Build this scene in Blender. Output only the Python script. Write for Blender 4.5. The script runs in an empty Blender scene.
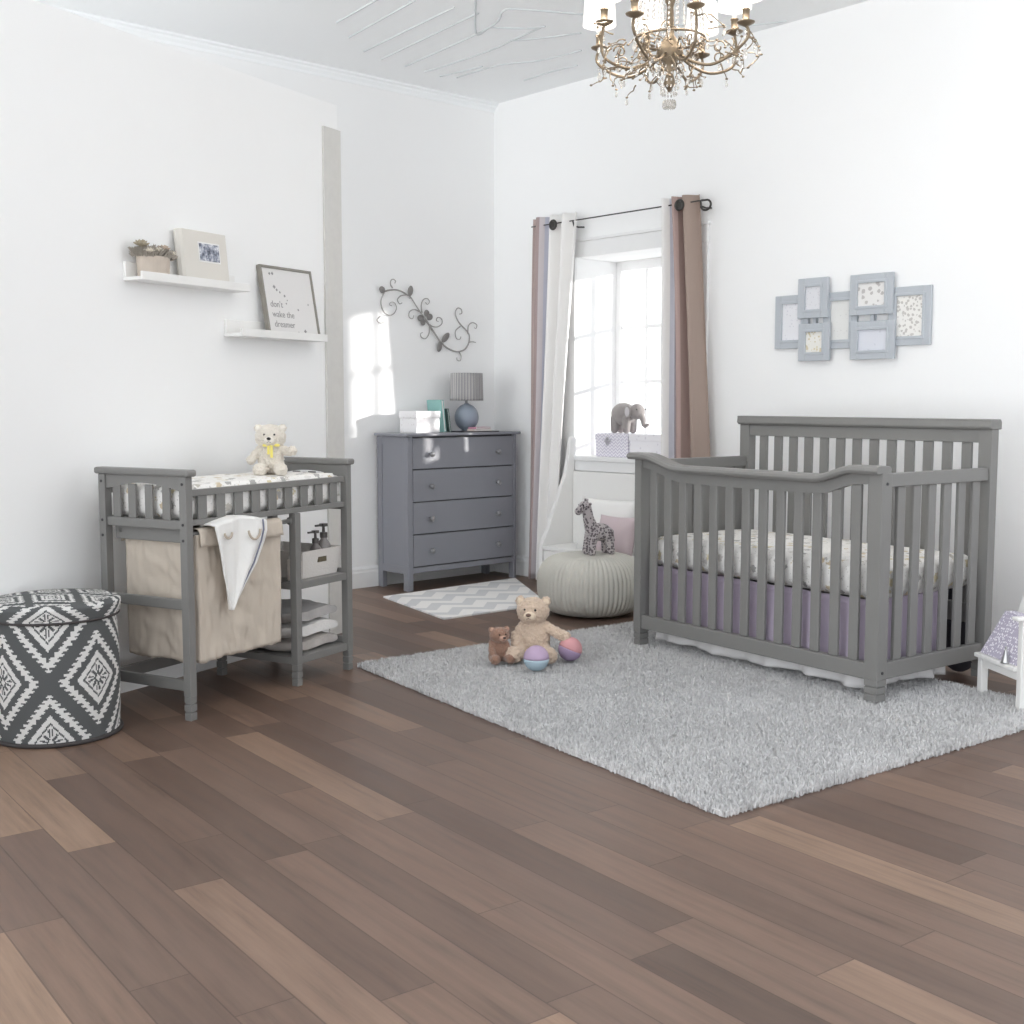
import bpy, bmesh, math, random
import numpy as np
from mathutils import Vector, Matrix, noise
random.seed(7); rng = np.random.default_rng(5)
SC = bpy.context.scene; COL = SC.collection
PI = math.pi
VINE= [[(4.491, 1.859), (4.528, 1.869), (4.581, 1.874), (4.629, 1.865), (4.667, 1.848), (4.694, 1.836), (4.726, 1.799), (4.764, 1.753), (4.808, 1.707)], [(4.554, 1.884), (4.539, 1.904), (4.542, 1.93), (4.56, 1.939), (4.578, 1.928), (4.571, 1.914)], [(4.488, 1.852), (4.464, 1.806), (4.466, 1.764), (4.489, 1.727), (4.526, 1.712), (4.563, 1.726), (4.583, 1.761), (4.569, 1.791), (4.543, 1.795), (4.527, 1.78), (4.548, 1.772)], [(4.667, 1.848), (4.618, 1.839), (4.591, 1.813), (4.607, 1.788), (4.628, 1.796)], [(4.786, 1.741), (4.781, 1.789), (4.798, 1.825), (4.832, 1.833), (4.848, 1.814), (4.831, 1.796), (4.815, 1.808)], [(4.77, 1.745), (4.726, 1.758), (4.687, 1.743), (4.682, 1.71), (4.709, 1.699), (4.72, 1.721)], [(4.814, 1.69), (4.858, 1.661), (4.909, 1.655), (4.949, 1.678), (4.947, 1.709), (4.915, 1.717), (4.904, 1.698), (4.921, 1.69)], [(4.847, 1.652), (4.841, 1.608), (4.813, 1.576), (4.78, 1.584), (4.774, 1.606), (4.791, 1.615)], [(4.808, 1.707), (4.869, 1.635), (4.914, 1.584), (4.948, 1.55), (5.006, 1.516), (5.075, 1.5), (5.14, 1.515), (5.176, 1.557), (5.182, 1.611), (5.152, 1.646), (5.111, 1.676), (5.076, 1.715), (5.063, 1.755), (5.083, 1.785), (5.114, 1.778), (5.118, 1.753), (5.098, 1.747)], [(5.105, 1.667), (5.064, 1.634), (5.07, 1.589), (5.099, 1.581), (5.111, 1.6)], [(5.17, 1.62), (5.176, 1.674), (5.212, 1.696), (5.248, 1.682), (5.242, 1.659), (5.224, 1.663)], [(5.182, 1.566), (5.211, 1.569), (5.239, 1.565)], [(5.093, 1.499), (5.11, 1.474), (5.104, 1.442), (5.077, 1.444), (5.075, 1.462)], [(4.457, 1.704), (4.431, 1.678), (4.457, 1.66), (4.494, 1.672)]]
VLEAF= [((4.459, 1.874), (4.491, 1.859)), ((4.697, 1.892), (4.683, 1.842)), ((4.828, 1.755), (4.812, 1.716)), ((4.865, 1.721), (4.814, 1.708)), ((4.782, 1.667), (4.805, 1.701)), ((4.753, 1.705), (4.803, 1.707)), ((4.92, 1.509), (4.937, 1.56)), ((4.995, 1.605), (4.948, 1.561))]
RIBS= [[(3.648, 5.437), (3.598, 5.016), (3.583, 4.797)], [(3.843, 5.612), (3.742, 4.887)], [(4.055, 5.775), (3.952, 4.841)], [(4.221, 5.841), (4.11, 4.912), (4.112, 4.867)], [(4.413, 5.865), (4.303, 4.986), (4.177, 4.723), (4.22, 4.642), (4.514, 4.485)], [(4.567, 5.872), (4.58, 5.744), (4.574, 5.283), (4.54, 5.059), (4.501, 4.785)], [(4.704, 5.9), (4.752, 5.561)], [(4.296, 4.969), (4.461, 4.844), (4.505, 4.758)], [(4.532, 5.067), (4.622, 4.937), (4.727, 4.711)], [(4.796, 5.848), (4.808, 5.482), (4.921, 5.24), (4.957, 4.939)], [(5.148, 5.625), (5.137, 5.39), (5.156, 5.17)], [(3.891, 4.597), (4.312, 5.095), (4.296, 4.969)], [(4.9, 4.35), (5.259, 4.059), (5.38, 3.853)]]

# ------------------------------------------------------------------ materials
def lin(c):
    return tuple(((x/255/12.92) if x/255 <= .04045 else ((x/255+.055)/1.055)**2.4) for x in c)+(1,)
MATS = {}
def mat(name, col, rough=.5, metal=0, bump=0, bscale=60, spec=None, trans=0, emit=None, alpha=None, sheen=0, vary=0, vscale=8, coat=0, sss=0):
    if name in MATS: return MATS[name]
    m = bpy.data.materials.new(name); m.use_nodes = True
    nt = m.node_tree; b = nt.nodes['Principled BSDF']; L = nt.links
    c = lin(col); b.inputs['Base Color'].default_value = c
    b.inputs['Roughness'].default_value = rough; b.inputs['Metallic'].default_value = metal
    if spec is not None: b.inputs['Specular IOR Level'].default_value = spec
    if trans: b.inputs['Transmission Weight'].default_value = trans
    if sheen: b.inputs['Sheen Weight'].default_value = sheen
    if coat: b.inputs['Coat Weight'].default_value = coat
    if sss: b.inputs['Subsurface Weight'].default_value = sss
    if alpha is not None: b.inputs['Alpha'].default_value = alpha
    if emit: b.inputs['Emission Color'].default_value = c; b.inputs['Emission Strength'].default_value = emit
    if bump or vary:
        tc = nt.nodes.new('ShaderNodeTexCoord')
    if bump:
        n = nt.nodes.new('ShaderNodeTexNoise'); n.inputs['Scale'].default_value = bscale; n.inputs['Detail'].default_value = 4
        L.new(tc.outputs['Object'], n.inputs['Vector'])
        bp = nt.nodes.new('ShaderNodeBump'); bp.inputs['Strength'].default_value = bump; bp.inputs['Distance'].default_value = .01
        L.new(n.outputs['Fac'], bp.inputs['Height']); L.new(bp.outputs['Normal'], b.inputs['Normal'])
    if vary:
        n2 = nt.nodes.new('ShaderNodeTexNoise'); n2.inputs['Scale'].default_value = vscale; n2.inputs['Detail'].default_value = 5
        L.new(tc.outputs['Object'], n2.inputs['Vector'])
        mx = nt.nodes.new('ShaderNodeMix'); mx.data_type = 'RGBA'
        mx.inputs['A'].default_value = tuple(x*(1-vary) for x in c[:3])+(1,); mx.inputs['B'].default_value = tuple(min(1, x*(1+vary)) for x in c[:3])+(1,)
        L.new(n2.outputs['Fac'], mx.inputs['Factor']); L.new(mx.outputs['Result'], b.inputs['Base Color'])
    MATS[name] = m
    return m
class NT:
    """small node building helper"""
    def __init__(s, name, rough=.6, **k):
        s.m = mat(name, (200,200,200), rough, **k); s.nt = s.m.node_tree; s.b = s.nt.nodes['Principled BSDF']
    def node(s, t, **k):
        n = s.nt.nodes.new(t)
        for a, v in k.items(): setattr(n, a, v)
        return n
    def put(s, sock, v):
        if isinstance(v, bpy.types.NodeSocket): s.nt.links.new(v, sock)
        else: sock.default_value = v
    def math(s, op, a, b=0, c=0):
        n = s.node('ShaderNodeMath', operation=op); s.put(n.inputs[0], a); s.put(n.inputs[1], b); s.put(n.inputs[2], c); return n.outputs[0]
    def xyz(s, kind='Object'):
        t = s.node('ShaderNodeTexCoord'); q = s.node('ShaderNodeSeparateXYZ'); s.nt.links.new(t.outputs[kind], q.inputs[0]); return q.outputs[0], q.outputs[1], q.outputs[2]
    def comb(s, x=0, y=0, z=0):
        n = s.node('ShaderNodeCombineXYZ'); s.put(n.inputs[0], x); s.put(n.inputs[1], y); s.put(n.inputs[2], z); return n.outputs[0]
    def ramp(s, fac, stops, const=False):
        n = s.node('ShaderNodeValToRGB'); e = n.color_ramp
        if const: e.interpolation = 'CONSTANT'
        while len(e.elements) < len(stops): e.elements.new(.5)
        for el, (p, c) in zip(e.elements, stops): el.position = p; el.color = lin(c)
        s.put(n.inputs[0], fac); return n.outputs[0]
    def mix(s, f, a, b, mode='MIX'):
        n = s.node('ShaderNodeMix', data_type='RGBA', blend_type=mode); s.put(n.inputs['Factor'], f)
        s.put(n.inputs['A'], a if not isinstance(a, tuple) else lin(a)); s.put(n.inputs['B'], b if not isinstance(b, tuple) else lin(b)); return n.outputs['Result']
    def noise(s, vec, scale, detail=3, rough=.5):
        n = s.node('ShaderNodeTexNoise'); n.inputs['Scale'].default_value = scale; n.inputs['Detail'].default_value = detail; n.inputs['Roughness'].default_value = rough
        s.put(n.inputs['Vector'], vec); return n.outputs['Fac']
    def white(s, vec):
        n = s.node('ShaderNodeTexWhiteNoise', noise_dimensions='3D'); s.put(n.inputs[0], vec); return n.outputs[0]
    def col(s, v): s.put(s.b.inputs['Base Color'], v); return s
    def bump(s, h, st=.3, d=.01):
        n = s.node('ShaderNodeBump'); n.inputs['Strength'].default_value = st; n.inputs['Distance'].default_value = d
        s.put(n.inputs['Height'], h); s.nt.links.new(n.outputs[0], s.b.inputs['Normal'])

def wood_floor():
    n = NT('walnut_planks', .4)
    x, y, z = n.xyz()
    a = math.radians(-5)
    u = n.math('ADD', n.math('MULTIPLY', x, math.cos(a)), n.math('MULTIPLY', y, math.sin(-a)*-1))
    v = n.math('ADD', n.math('MULTIPLY', x, math.sin(a)*-1), n.math('MULTIPLY', y, math.cos(a)))
    W, Ln = .128, 1.05
    r = n.math('DIVIDE', u, W); row = n.math('FLOOR', r)
    off = n.white(n.comb(row, 3.3, 1.7))
    c = n.math('ADD', n.math('DIVIDE', v, Ln), n.math('MULTIPLY', off, 7.0)); cl = n.math('FLOOR', c)
    rnd = n.white(n.comb(row, cl, 9.1)); rnd2 = n.white(n.comb(cl, row, 4.2))
    base = n.ramp(rnd, [(0, (92,73,64)), (.25, (104,84,74)), (.55, (115,94,83)), (.8, (125,102,89)), (.92, (142,118,102)), (1, (160,134,114))])
    g = n.noise(n.comb(n.math('ADD', n.math('MULTIPLY', u, 26), n.math('MULTIPLY', rnd, 40)), n.math('MULTIPLY', v, 1.6), n.math('MULTIPLY', rnd2, 30)), 1.6, 6, .62)
    g2 = n.noise(n.comb(n.math('MULTIPLY', u, 9), n.math('MULTIPLY', v, 1.1), n.math('MULTIPLY', rnd2, 20)), 1.5, 3)
    gg = n.ramp(g, [(.22, (120,108,102)), (.42, (206,198,192)), (.6, (236,230,226)), (.8, (255,252,248))])
    c1 = n.mix(.8, base, gg, 'MULTIPLY')
    c1 = n.mix(n.math('MULTIPLY', g2, .25), c1, (142,122,108), 'MIX')
    fu = n.math('FRACT', r); fv = n.math('FRACT', c)
    eu = n.math('MINIMUM', fu, n.math('SUBTRACT', 1, fu)); ev = n.math('MULTIPLY', n.math('MINIMUM', fv, n.math('SUBTRACT', 1, fv)), Ln/W)
    e = n.math('MINIMUM', eu, ev)
    seam = n.math('LESS_THAN', e, .014)
    c2 = n.mix(n.math('MULTIPLY', seam, .5), c1, (52,38,32))
    n.col(c2)
    n.put(n.b.inputs['Roughness'], n.math('ADD', .34, n.math('MULTIPLY', g, .2)))
    n.bump(n.math('SUBTRACT', n.math('MULTIPLY', g, .25), seam), .25, .002)
    return n.m
def print_fabric():
    n = NT('animal_print_cotton', .85)
    x, y, z = n.xyz(); v = n.comb(x, y, z)
    vo = n.node('ShaderNodeTexVoronoi'); vo.inputs['Scale'].default_value = 22; n.put(vo.inputs['Vector'], v)
    wob = n.noise(v, 90, 2)
    d = n.math('ADD', vo.outputs['Distance'], n.math('MULTIPLY', n.math('SUBTRACT', wob, .5), .75))
    sel = n.node('ShaderNodeSeparateColor'); n.nt.links.new(vo.outputs['Color'], sel.inputs[0])
    pc = n.ramp(sel.outputs[0], [(0, (150,148,146)), (.2, (206,192,150)), (.36, (226,224,220)), (.6, (178,172,162)), (.72, (205,200,196)), (.86, (196,176,140))], True)
    inside = n.math('LESS_THAN', d, .36)
    c = n.mix(n.math('MULTIPLY', inside, .8), (241,239,236), pc)
    vo2 = n.node('ShaderNodeTexVoronoi'); vo2.inputs['Scale'].default_value = 75; n.put(vo2.inputs['Vector'], v)
    s2 = n.math('MULTIPLY', n.math('LESS_THAN', vo2.outputs['Distance'], .2), .45)
    n.col(n.mix(s2, c, (150,146,140)))
    n.bump(n.noise(v, 12, 3), .3, .02)
    return n.m
def chevron_rug_mat():
    n = NT('chevron_weave', .95)
    x, y, z = n.xyz()
    t = n.math('PINGPONG', n.math('ADD', x, 5), .13)
    k = n.math('FRACT', n.math('DIVIDE', n.math('ADD', n.math('ADD', y, 9), n.math('MULTIPLY', t, .9)), .19))
    c = n.mix(n.math('GREATER_THAN', k, .52), (240,238,236), (214,214,215))
    n.col(c); n.bump(n.noise(n.comb(x, y, z), 140, 2), .5, .01); return n.m
def lav_chevron():
    n = NT('lavender_zigzag_paper', .7)
    x, y, z = n.xyz()
    t = n.math('PINGPONG', n.math('ADD', n.math('ADD', x, y), 5), .016)
    k = n.math('FRACT', n.math('DIVIDE', n.math('ADD', n.math('ADD', z, 9), t), .02))
    n.col(n.mix(n.math('GREATER_THAN', k, .55), (238,236,242), (205,200,216))); return n.m
def dots_mat():
    n = NT('lavender_polka_dots', .9)
    x, y, z = n.xyz()
    vo = n.node('ShaderNodeTexVoronoi'); vo.inputs['Scale'].default_value = 85; vo.inputs['Randomness'].default_value = .6; n.put(vo.inputs['Vector'], n.comb(x, y, z))
    n.col(n.mix(n.math('LESS_THAN', vo.outputs['Distance'], .38), (180,174,192), (238,236,242))); return n.m
def spots_mat():
    n = NT('giraffe_plush', .95, sheen=.3)
    x, y, z = n.xyz()
    vo = n.node('ShaderNodeTexVoronoi'); vo.inputs['Scale'].default_value = 68; vo.inputs['Randomness'].default_value = .7; n.put(vo.inputs['Vector'], n.comb(x, y, z))
    n.col(n.mix(n.math('LESS_THAN', vo.outputs['Distance'], .46), (184,177,178), (104,96,100))); n.bump(n.noise(n.comb(x, y, z), 200, 2), .6, .01); return n.m
def stripe_shade():
    n = NT('striped_pleated_shade', .85)
    x, y, z = n.xyz()
    a = n.math('ARCTAN2', y, x); k = n.math('FRACT', n.math('MULTIPLY', a, 5.4))
    n.col(n.ramp(k, [(0, (150,150,152)), (.25, (188,184,184)), (.45, (140,138,138)), (.6, (200,196,194)), (.8, (158,156,158))], True)); return n.m
def curtain_mat(name, stops):
    n = NT(name, .8)
    u, v, w = n.xyz('UV'); n.col(n.ramp(u, stops, True)); n.bump(n.noise(n.comb(n.math('MULTIPLY', u, 40), n.math('MULTIPLY', v, 4), 0), 3, 3), .12, .01); return n.m
def photo_bw(name):
    n = NT(name, .4); x, y, z = n.xyz()
    n.col(n.ramp(n.noise(n.comb(x, y, z), 34, 5, .7), [(.38, (70,74,88)), (.5, (150,156,172)), (.62, (232,232,236))])); return n.m
def art(name, base, ink, scale=40, th=.32):
    n = NT(name, .6)
    x, y, z = n.xyz(); v = n.comb(x, y, z)
    vo = n.node('ShaderNodeTexVoronoi'); vo.inputs['Scale'].default_value = scale; n.put(vo.inputs['Vector'], v)
    d = n.math('ADD', vo.outputs['Distance'], n.math('MULTIPLY', n.noise(v, scale*2.5, 2), .4))
    n.col(n.mix(n.math('MULTIPLY', n.math('LESS_THAN', d, th+.2), .7), base, ink)); return n.m
def shag_mat():
    n = NT('silver_grey_shag', .95, sheen=.2)
    x, y, z = n.xyz(); v = n.comb(x, y, z)
    a = n.noise(v, 2.2, 3); b = n.noise(v, 55, 2)
    f = n.math('ADD', n.math('MULTIPLY', a, .3), n.math('MULTIPLY', b, .7))
    n.col(n.ramp(f, [(.3, (190,189,189)), (.7, (232,231,231))])); return n.m

GREY = mat('grey_painted_wood', (125,124,122), .42, bump=.03, bscale=30)
GREYD = mat('dresser_grey_paint', (136,137,144), .4, bump=.03, bscale=30)
WALL = mat('white_wall_paint', (245,245,245), .85, bump=.02, bscale=120)
CEILM = mat('ceiling_paint', (247,249,250), .9)
RIBM = mat('ceiling_plaster', (214,218,220), .8)
TRIM = mat('white_trim_paint', (236,236,236), .45)
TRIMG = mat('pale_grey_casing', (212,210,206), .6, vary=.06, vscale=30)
PRINT = print_fabric(); FLOOR = wood_floor(); SHAG = shag_mat()
CANVAS = mat('unbleached_canvas', (200,189,176), .95, bump=.15, bscale=300, vary=.04, vscale=5)
BOLT = mat('dark_bolt', (52,52,54), .4)
WHITEP = mat('white_gloss_paint', (237,236,234), .35)
WHITEC = mat('white_cotton', (238,237,235), .95, bump=.2, bscale=200)
IRON = mat('dark_iron', (74,72,70), .4, .6)
VINEM = mat('aged_pewter', (166,163,160), .5, .35)
BRASS = mat('antique_brass', (124,110,92), .42, .6, vary=.25, vscale=60)
CRYST = mat('crystal', (232,229,224), .12, trans=.75, spec=.8)
CHROME = mat('brushed_nickel', (190,190,190), .3, .9)

# ------------------------------------------------------------------ geometry
class MB:
    def __init__(s): s.v = []; s.f = []; s.mi = []; s.uv = None
    def add(s, vs, fs, mi=0):
        o = len(s.v); s.v += [tuple(v) for v in vs]; s.f += [tuple(i+o for i in f) for f in fs]; s.mi += [mi]*len(fs); return s
    def box(s, x0, x1, y0, y1, z0, z1, rot=None, mi=0):
        P = [(x, y, z) for x in (x0, x1) for y in (y0, y1) for z in (z0, z1)]
        if rot: P = [tuple(rot @ Vector(p)) for p in P]
        return s.add(P, [(0,1,3,2), (4,6,7,5), (0,4,5,1), (2,3,7,6), (0,2,6,4), (1,5,7,3)], mi)
    def prism(s, pts, axis, a, b, mi=0):
        n = len(pts)
        def P(p, t): return {'x': (t, p[0], p[1]), 'y': (p[0], t, p[1]), 'z': (p[0], p[1], t)}[axis]
        vs = [P(p, a) for p in pts]+[P(p, b) for p in pts]
        return s.add(vs, [tuple(range(n))[::-1], tuple(range(n, 2*n))]+[(i, (i+1) % n, n+(i+1) % n, n+i) for i in range(n)], mi)
    def strip(s, top, bot, axis, a, b, mi=0):
        """solid between two polylines sharing parameters, quads only"""
        n = len(top)
        def P(p, t): return {'x': (t, p[0], p[1]), 'y': (p[0], t, p[1]), 'z': (p[0], p[1], t)}[axis]
        vs = [P(p, a) for p in top]+[P(p, a) for p in bot]+[P(p, b) for p in top]+[P(p, b) for p in bot]
        fs = []
        for i in range(n-1):
            fs += [(i, i+1, n+i+1, n+i), (2*n+i+1, 2*n+i, 3*n+i, 3*n+i+1), (i+1, i, 2*n+i, 2*n+i+1), (n+i, n+i+1, 3*n+i+1, 3*n+i)]
        fs += [(0, n, 3*n, 2*n), (2*n-1, n-1, 3*n-1, 4*n-1)]
        return s.add(vs, fs, mi)
    def tube(s, pts, r, n=8, mi=0, cap=True):
        pts = [Vector(p) for p in pts]; R = r if hasattr(r, '__len__') else [r]*len(pts)
        vs = []; ref = None
        for i, p in enumerate(pts):
            t = (pts[min(i+1, len(pts)-1)]-pts[max(i-1, 0)]).normalized()
            if ref is None: ref = Vector((0, 0, 1)) if abs(t.z) < .9 else Vector((1, 0, 0))
            a = t.cross(ref)
            if a.length < 1e-4: a = t.cross(Vector((.3, 1, .2)))
            a.normalize(); b = a.cross(t).normalized(); ref = b
            vs += [p+(a*math.cos(2*PI*k/n)+b*math.sin(2*PI*k/n))*R[i] for k in range(n)]
        fs = [(i*n+k, i*n+(k+1) % n, (i+1)*n+(k+1) % n, (i+1)*n+k) for i in range(len(pts)-1) for k in range(n)]
        if cap: fs += [tuple(range(n))[::-1], tuple(range((len(pts)-1)*n, len(pts)*n))]
        return s.add(vs, fs, mi)
    def lathe(s, prof, n=32, c=(0, 0, 0), mi=0, wob=None):
        vs = []
        for r, z in prof:
            for k in range(n):
                a = 2*PI*k/n; q = r*(wob(a, z) if wob else 1)
                vs.append((c[0]+q*math.cos(a), c[1]+q*math.sin(a), c[2]+z))
        fs = [(i*n+k, i*n+(k+1) % n, (i+1)*n+(k+1) % n, (i+1)*n+k) for i in range(len(prof)-1) for k in range(n)]
        fs += [tuple(range(n))[::-1], tuple(range((len(prof)-1)*n, len(prof)*n))]
        return s.add(vs, fs, mi)
    def ball(s, c, r, n=16, m=10, rot=None, mi=0):
        r = r if hasattr(r, '__len__') else (r, r, r)
        vs = [(0, 0, -1)]+[(math.sin(PI*j/m)*math.cos(2*PI*k/n), math.sin(PI*j/m)*math.sin(2*PI*k/n), -math.cos(PI*j/m)) for j in range(1, m) for k in range(n)]+[(0, 0, 1)]
        V = []
        for v in vs:
            q = Vector((v[0]*r[0], v[1]*r[1], v[2]*r[2]))
            if rot: q = rot @ q
            V.append(q+Vector(c))
        fs = [(0, 1+(k+1) % n, 1+k) for k in range(n)]
        fs += [(1+j*n+k, 1+j*n+(k+1) % n, 1+(j+1)*n+(k+1) % n, 1+(j+1)*n+k) for j in range(m-2) for k in range(n)]
        fs += [(len(vs)-1, 1+(m-2)*n+k, 1+(m-2)*n+(k+1) % n) for k in range(n)]
        return s.add(V, fs, mi)
    def torus(s, c, R, r, axis='z', n=24, m=8, mi=0):
        vs = []
        for i in range(n):
            a = 2*PI*i/n
            for j in range(m):
                b = 2*PI*j/m; q = R+r*math.cos(b); p = (q*math.cos(a), q*math.sin(a), r*math.sin(b))
                p = {'z': p, 'x': (p[2], p[0], p[1]), 'y': (p[0], p[2], p[1])}[axis]
                vs.append((c[0]+p[0], c[1]+p[1], c[2]+p[2]))
        return s.add(vs, [(i*m+j, ((i+1) % n)*m+j, ((i+1) % n)*m+(j+1) % m, i*m+(j+1) % m) for i in range(n) for j in range(m)], mi)
    def grid(s, fn, nu, nv, close_u=False, mi=None):
        """fn(i/nu, j/nv) -> point"""
        o = len(s.v); uu = nu if close_u else nu+1
        vs = [fn(i/nu, j/nv) for j in range(nv+1) for i in range(uu)]
        fs = []; ms = []
        for j in range(nv):
            for i in range(nu):
                fs.append((j*uu+i, j*uu+(i+1) % uu, (j+1)*uu+(i+1) % uu, (j+1)*uu+i)); ms.append(mi((i+.5)/nu, (j+.5)/nv) if mi else 0)
        s.add(vs, fs); s.mi[-len(fs):] = ms
        return s
    def build(s, name, m, parent=None, smooth=False, bevel=0, solid=0, loc=None, rz=0, disp=0, dscale=.05, remesh=0, sub=0, uv=None):
        me = bpy.data.meshes.new(name); me.from_pydata(s.v, [], s.f); me.validate()
        ms = m if isinstance(m, (list, tuple)) else [m]
        for q in ms: me.materials.append(q)
        if len(ms) > 1 and len(me.polygons) == len(s.mi): me.polygons.foreach_set('material_index', s.mi)
        bm = bmesh.new(); bm.from_mesh(me); bmesh.ops.recalc_face_normals(bm, faces=bm.faces)
        if uv:
            l = bm.loops.layers.uv.new('UVMap')
            for f in bm.faces:
                for lp in f.loops: lp[l].uv = uv[lp.vert.index]
        bm.to_mesh(me); bm.free()
        if smooth: me.polygons.foreach_set('use_smooth', [True]*len(me.polygons))
        o = bpy.data.objects.new(name, me); COL.objects.link(o)
        if parent: o.parent = parent
        if loc: o.location = loc
        o.rotation_euler[2] = rz
        if remesh:
            md = o.modifiers.new('remesh', 'REMESH'); md.mode = 'VOXEL'; md.voxel_size = remesh; md.use_smooth_shade = True
            md = o.modifiers.new('smooth', 'SMOOTH'); md.iterations = 4; md.factor = .6
        if solid: md = o.modifiers.new('solid', 'SOLIDIFY'); md.thickness = solid; md.offset = 0
        if sub: md = o.modifiers.new('sub', 'SUBSURF'); md.levels = sub; md.render_levels = sub
        if disp:
            t = bpy.data.textures.new(name+'_noise', 'CLOUDS'); t.noise_scale = dscale
            md = o.modifiers.new('disp', 'DISPLACE'); md.texture = t; md.strength = disp; md.mid_level = .5; md.texture_coords = 'LOCAL'
        if bevel:
            md = o.modifiers.new('bevel', 'BEVEL'); md.width = bevel; md.segments = 2; md.limit_method = 'ANGLE'; md.angle_limit = .7
        return o
def tag(o, label=None, cat=None, group=None, kind=None):
    if label: o['label'] = label
    if cat: o['category'] = cat
    if group: o['group'] = group
    if kind: o['kind'] = kind
    return o
def thing(name, label, cat, loc=(0, 0, 0), rz=0, group=None):
    o = bpy.data.objects.new(name, None); COL.objects.link(o); o.location = loc; o.rotation_euler = (0, 0, rz); o.empty_display_size = .1
    return tag(o, label, cat, group)
def copy_tree(o, parent=None):
    c = o.copy(); COL.objects.link(c)
    if parent: c.parent = parent
    for ch in list(o.children): copy_tree(ch, c)
    return c
def struct(o): o['kind'] = 'structure'; return o
def smoothline(pts, k=6):
    """catmull-rom"""
    P = [Vector(p) for p in pts]; out = []
    for i in range(len(P)-1):
        a = P[max(i-1, 0)]; b = P[i]; c = P[i+1]; d = P[min(i+2, len(P)-1)]
        for j in range(k):
            t = j/k; out.append(.5*((2*b)+(c-a)*t+(2*a-5*b+4*c-d)*t*t+(3*b-a-3*c+d)*t**3))
    out.append(P[-1]); return out
def text_mesh(name, txt, size, m, parent, loc, rot, depth=.0015):
    cu = bpy.data.curves.new(name, 'FONT'); cu.body = txt; cu.size = size; cu.extrude = depth
    tmp = bpy.data.objects.new(name+'_tmp', cu); COL.objects.link(tmp)
    bpy.context.view_layer.update()
    me = bpy.data.meshes.new_from_object(tmp.evaluated_get(bpy.context.evaluated_depsgraph_get()))
    bpy.data.objects.remove(tmp); bpy.data.curves.remove(cu)
    me.materials.clear(); me.materials.append(m)
    o = bpy.data.objects.new(name, me); COL.objects.link(o); o.parent = parent; o.location = loc; o.rotation_euler = rot
    return o

# ------------------------------------------------------------------ room
XR, YB, CZ = 5.42, 6.22, 3.15
struct(MB().box(-1.6, 6.2, -1.6, 7.2, -.1, 0).build('floor', FLOOR))
struct(MB().box(-4, XR+.55, 1.2, YB+.12, CZ, CZ+.1).build('ceiling', CEILM))
struct(MB().box(.2, XR+.55, YB, YB+.12, 0, CZ).build('wall_back', WALL))
WY0, WY1, WZ0, WZ1 = 4.46, 5.427, .80, 2.07
w = MB()
T_ = .40
w.box(XR, XR+T_, -6, WY0, 0, CZ); w.box(XR, XR+T_, -6, 1.1995, CZ, 5.5); w.box(XR, XR+T_, WY1, YB, 0, CZ); w.box(XR, XR+T_, WY0, WY1, 0, WZ0); w.box(XR, XR+T_, WY0, WY1, WZ1, CZ)  # stretch rising above the ceiling is unseen, added to block the sun
struct(w.build('wall_right', WALL))
# partition at the left, with a pale casing board on its free end
PY = .3324; PO = (2.07, 4.617, 0)
part = struct(MB().box(-2.2, 1.405, 0, .10, 0, 2.62).build('wall_left', WALL, loc=PO, rz=PY))
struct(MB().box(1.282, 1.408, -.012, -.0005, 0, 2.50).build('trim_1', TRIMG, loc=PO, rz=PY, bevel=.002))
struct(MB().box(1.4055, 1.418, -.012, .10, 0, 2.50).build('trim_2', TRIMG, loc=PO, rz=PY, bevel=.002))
def base_profile(t): return [(0, 0), (t, 0), (t, .095), (t*.75, .105), (t*.75, .118), (t*.35, .13), (0, .13)]
struct(MB().prism([(YB-a, b) for a, b in base_profile(.018)], 'x', 2.2, XR-.018).build('baseboard_back', TRIM))
struct(MB().prism([(XR-a, b) for a, b in base_profile(.018)], 'y', 5.50, YB).build('baseboard_right', TRIM))
cr = [(0, 0), (0, -.055), (.006, -.055), (.010, -.04), (.024, -.026), (.028, -.016), (.045, -.010), (.048, 0)]
struct(MB().prism([(YB-a, CZ+b) for a, b in cr], 'x', .2, XR-.001).build('trim_3', CEILM))
rb = MB()
for s in RIBS:
    pts = smoothline([(x, y, CZ-.001) for x, y in s], 6)
    rb.tube(pts, .006, 6)
struct(rb.build('trim_4', RIBM, smooth=True))

# window
wn = bpy.data.objects.new('window_1', None); COL.objects.link(wn); wn.location = (XR, WY0, WZ0); struct(wn)
def wbox(m, x0, x1, y0, y1, z0, z1): m.box(x0-XR, x1-XR, y0-WY0, y1-WY0, z0-WZ0, z1-WZ0); return m
f = MB(); GX = XR+.36
wbox(f, GX, GX+.05, WY0, WY0+.04, WZ0, WZ1); wbox(f, GX, GX+.05, WY1-.045, WY1, WZ0, WZ1)
wbox(f, GX, GX+.05, WY0+.04, WY1-.045, WZ1-.06, WZ1); wbox(f, GX, GX+.05, WY0+.04, WY1-.045, WZ0, WZ0+.05)
f.build('window_frame', TRIM, wn, bevel=.003)
mu = MB()
for yy in (4.51, 4.73, 4.95, 5.17): wbox(mu, GX+.012, GX+.038, yy-.012, yy+.012, WZ0+.05, WZ1-.06)
for zz in (1.30, 1.65): wbox(mu, GX+.010, GX+.040, WY0+.04, WY1-.045, zz-.012, zz+.012)
for zz in (.95,): wbox(mu, GX+.010, GX+.040, WY0+.04, WY1-.045, zz-.012, zz+.012)
mu.build('muntin', TRIM, wn)
gl = mat('window_glass', (240,248,250), .02, alpha=.07, spec=.6)
wbox(MB(), GX+.022, GX+.026, WY0+.04, WY1-.045, WZ0+.05, WZ1-.06).build('glass_pane', gl, wn)
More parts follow.
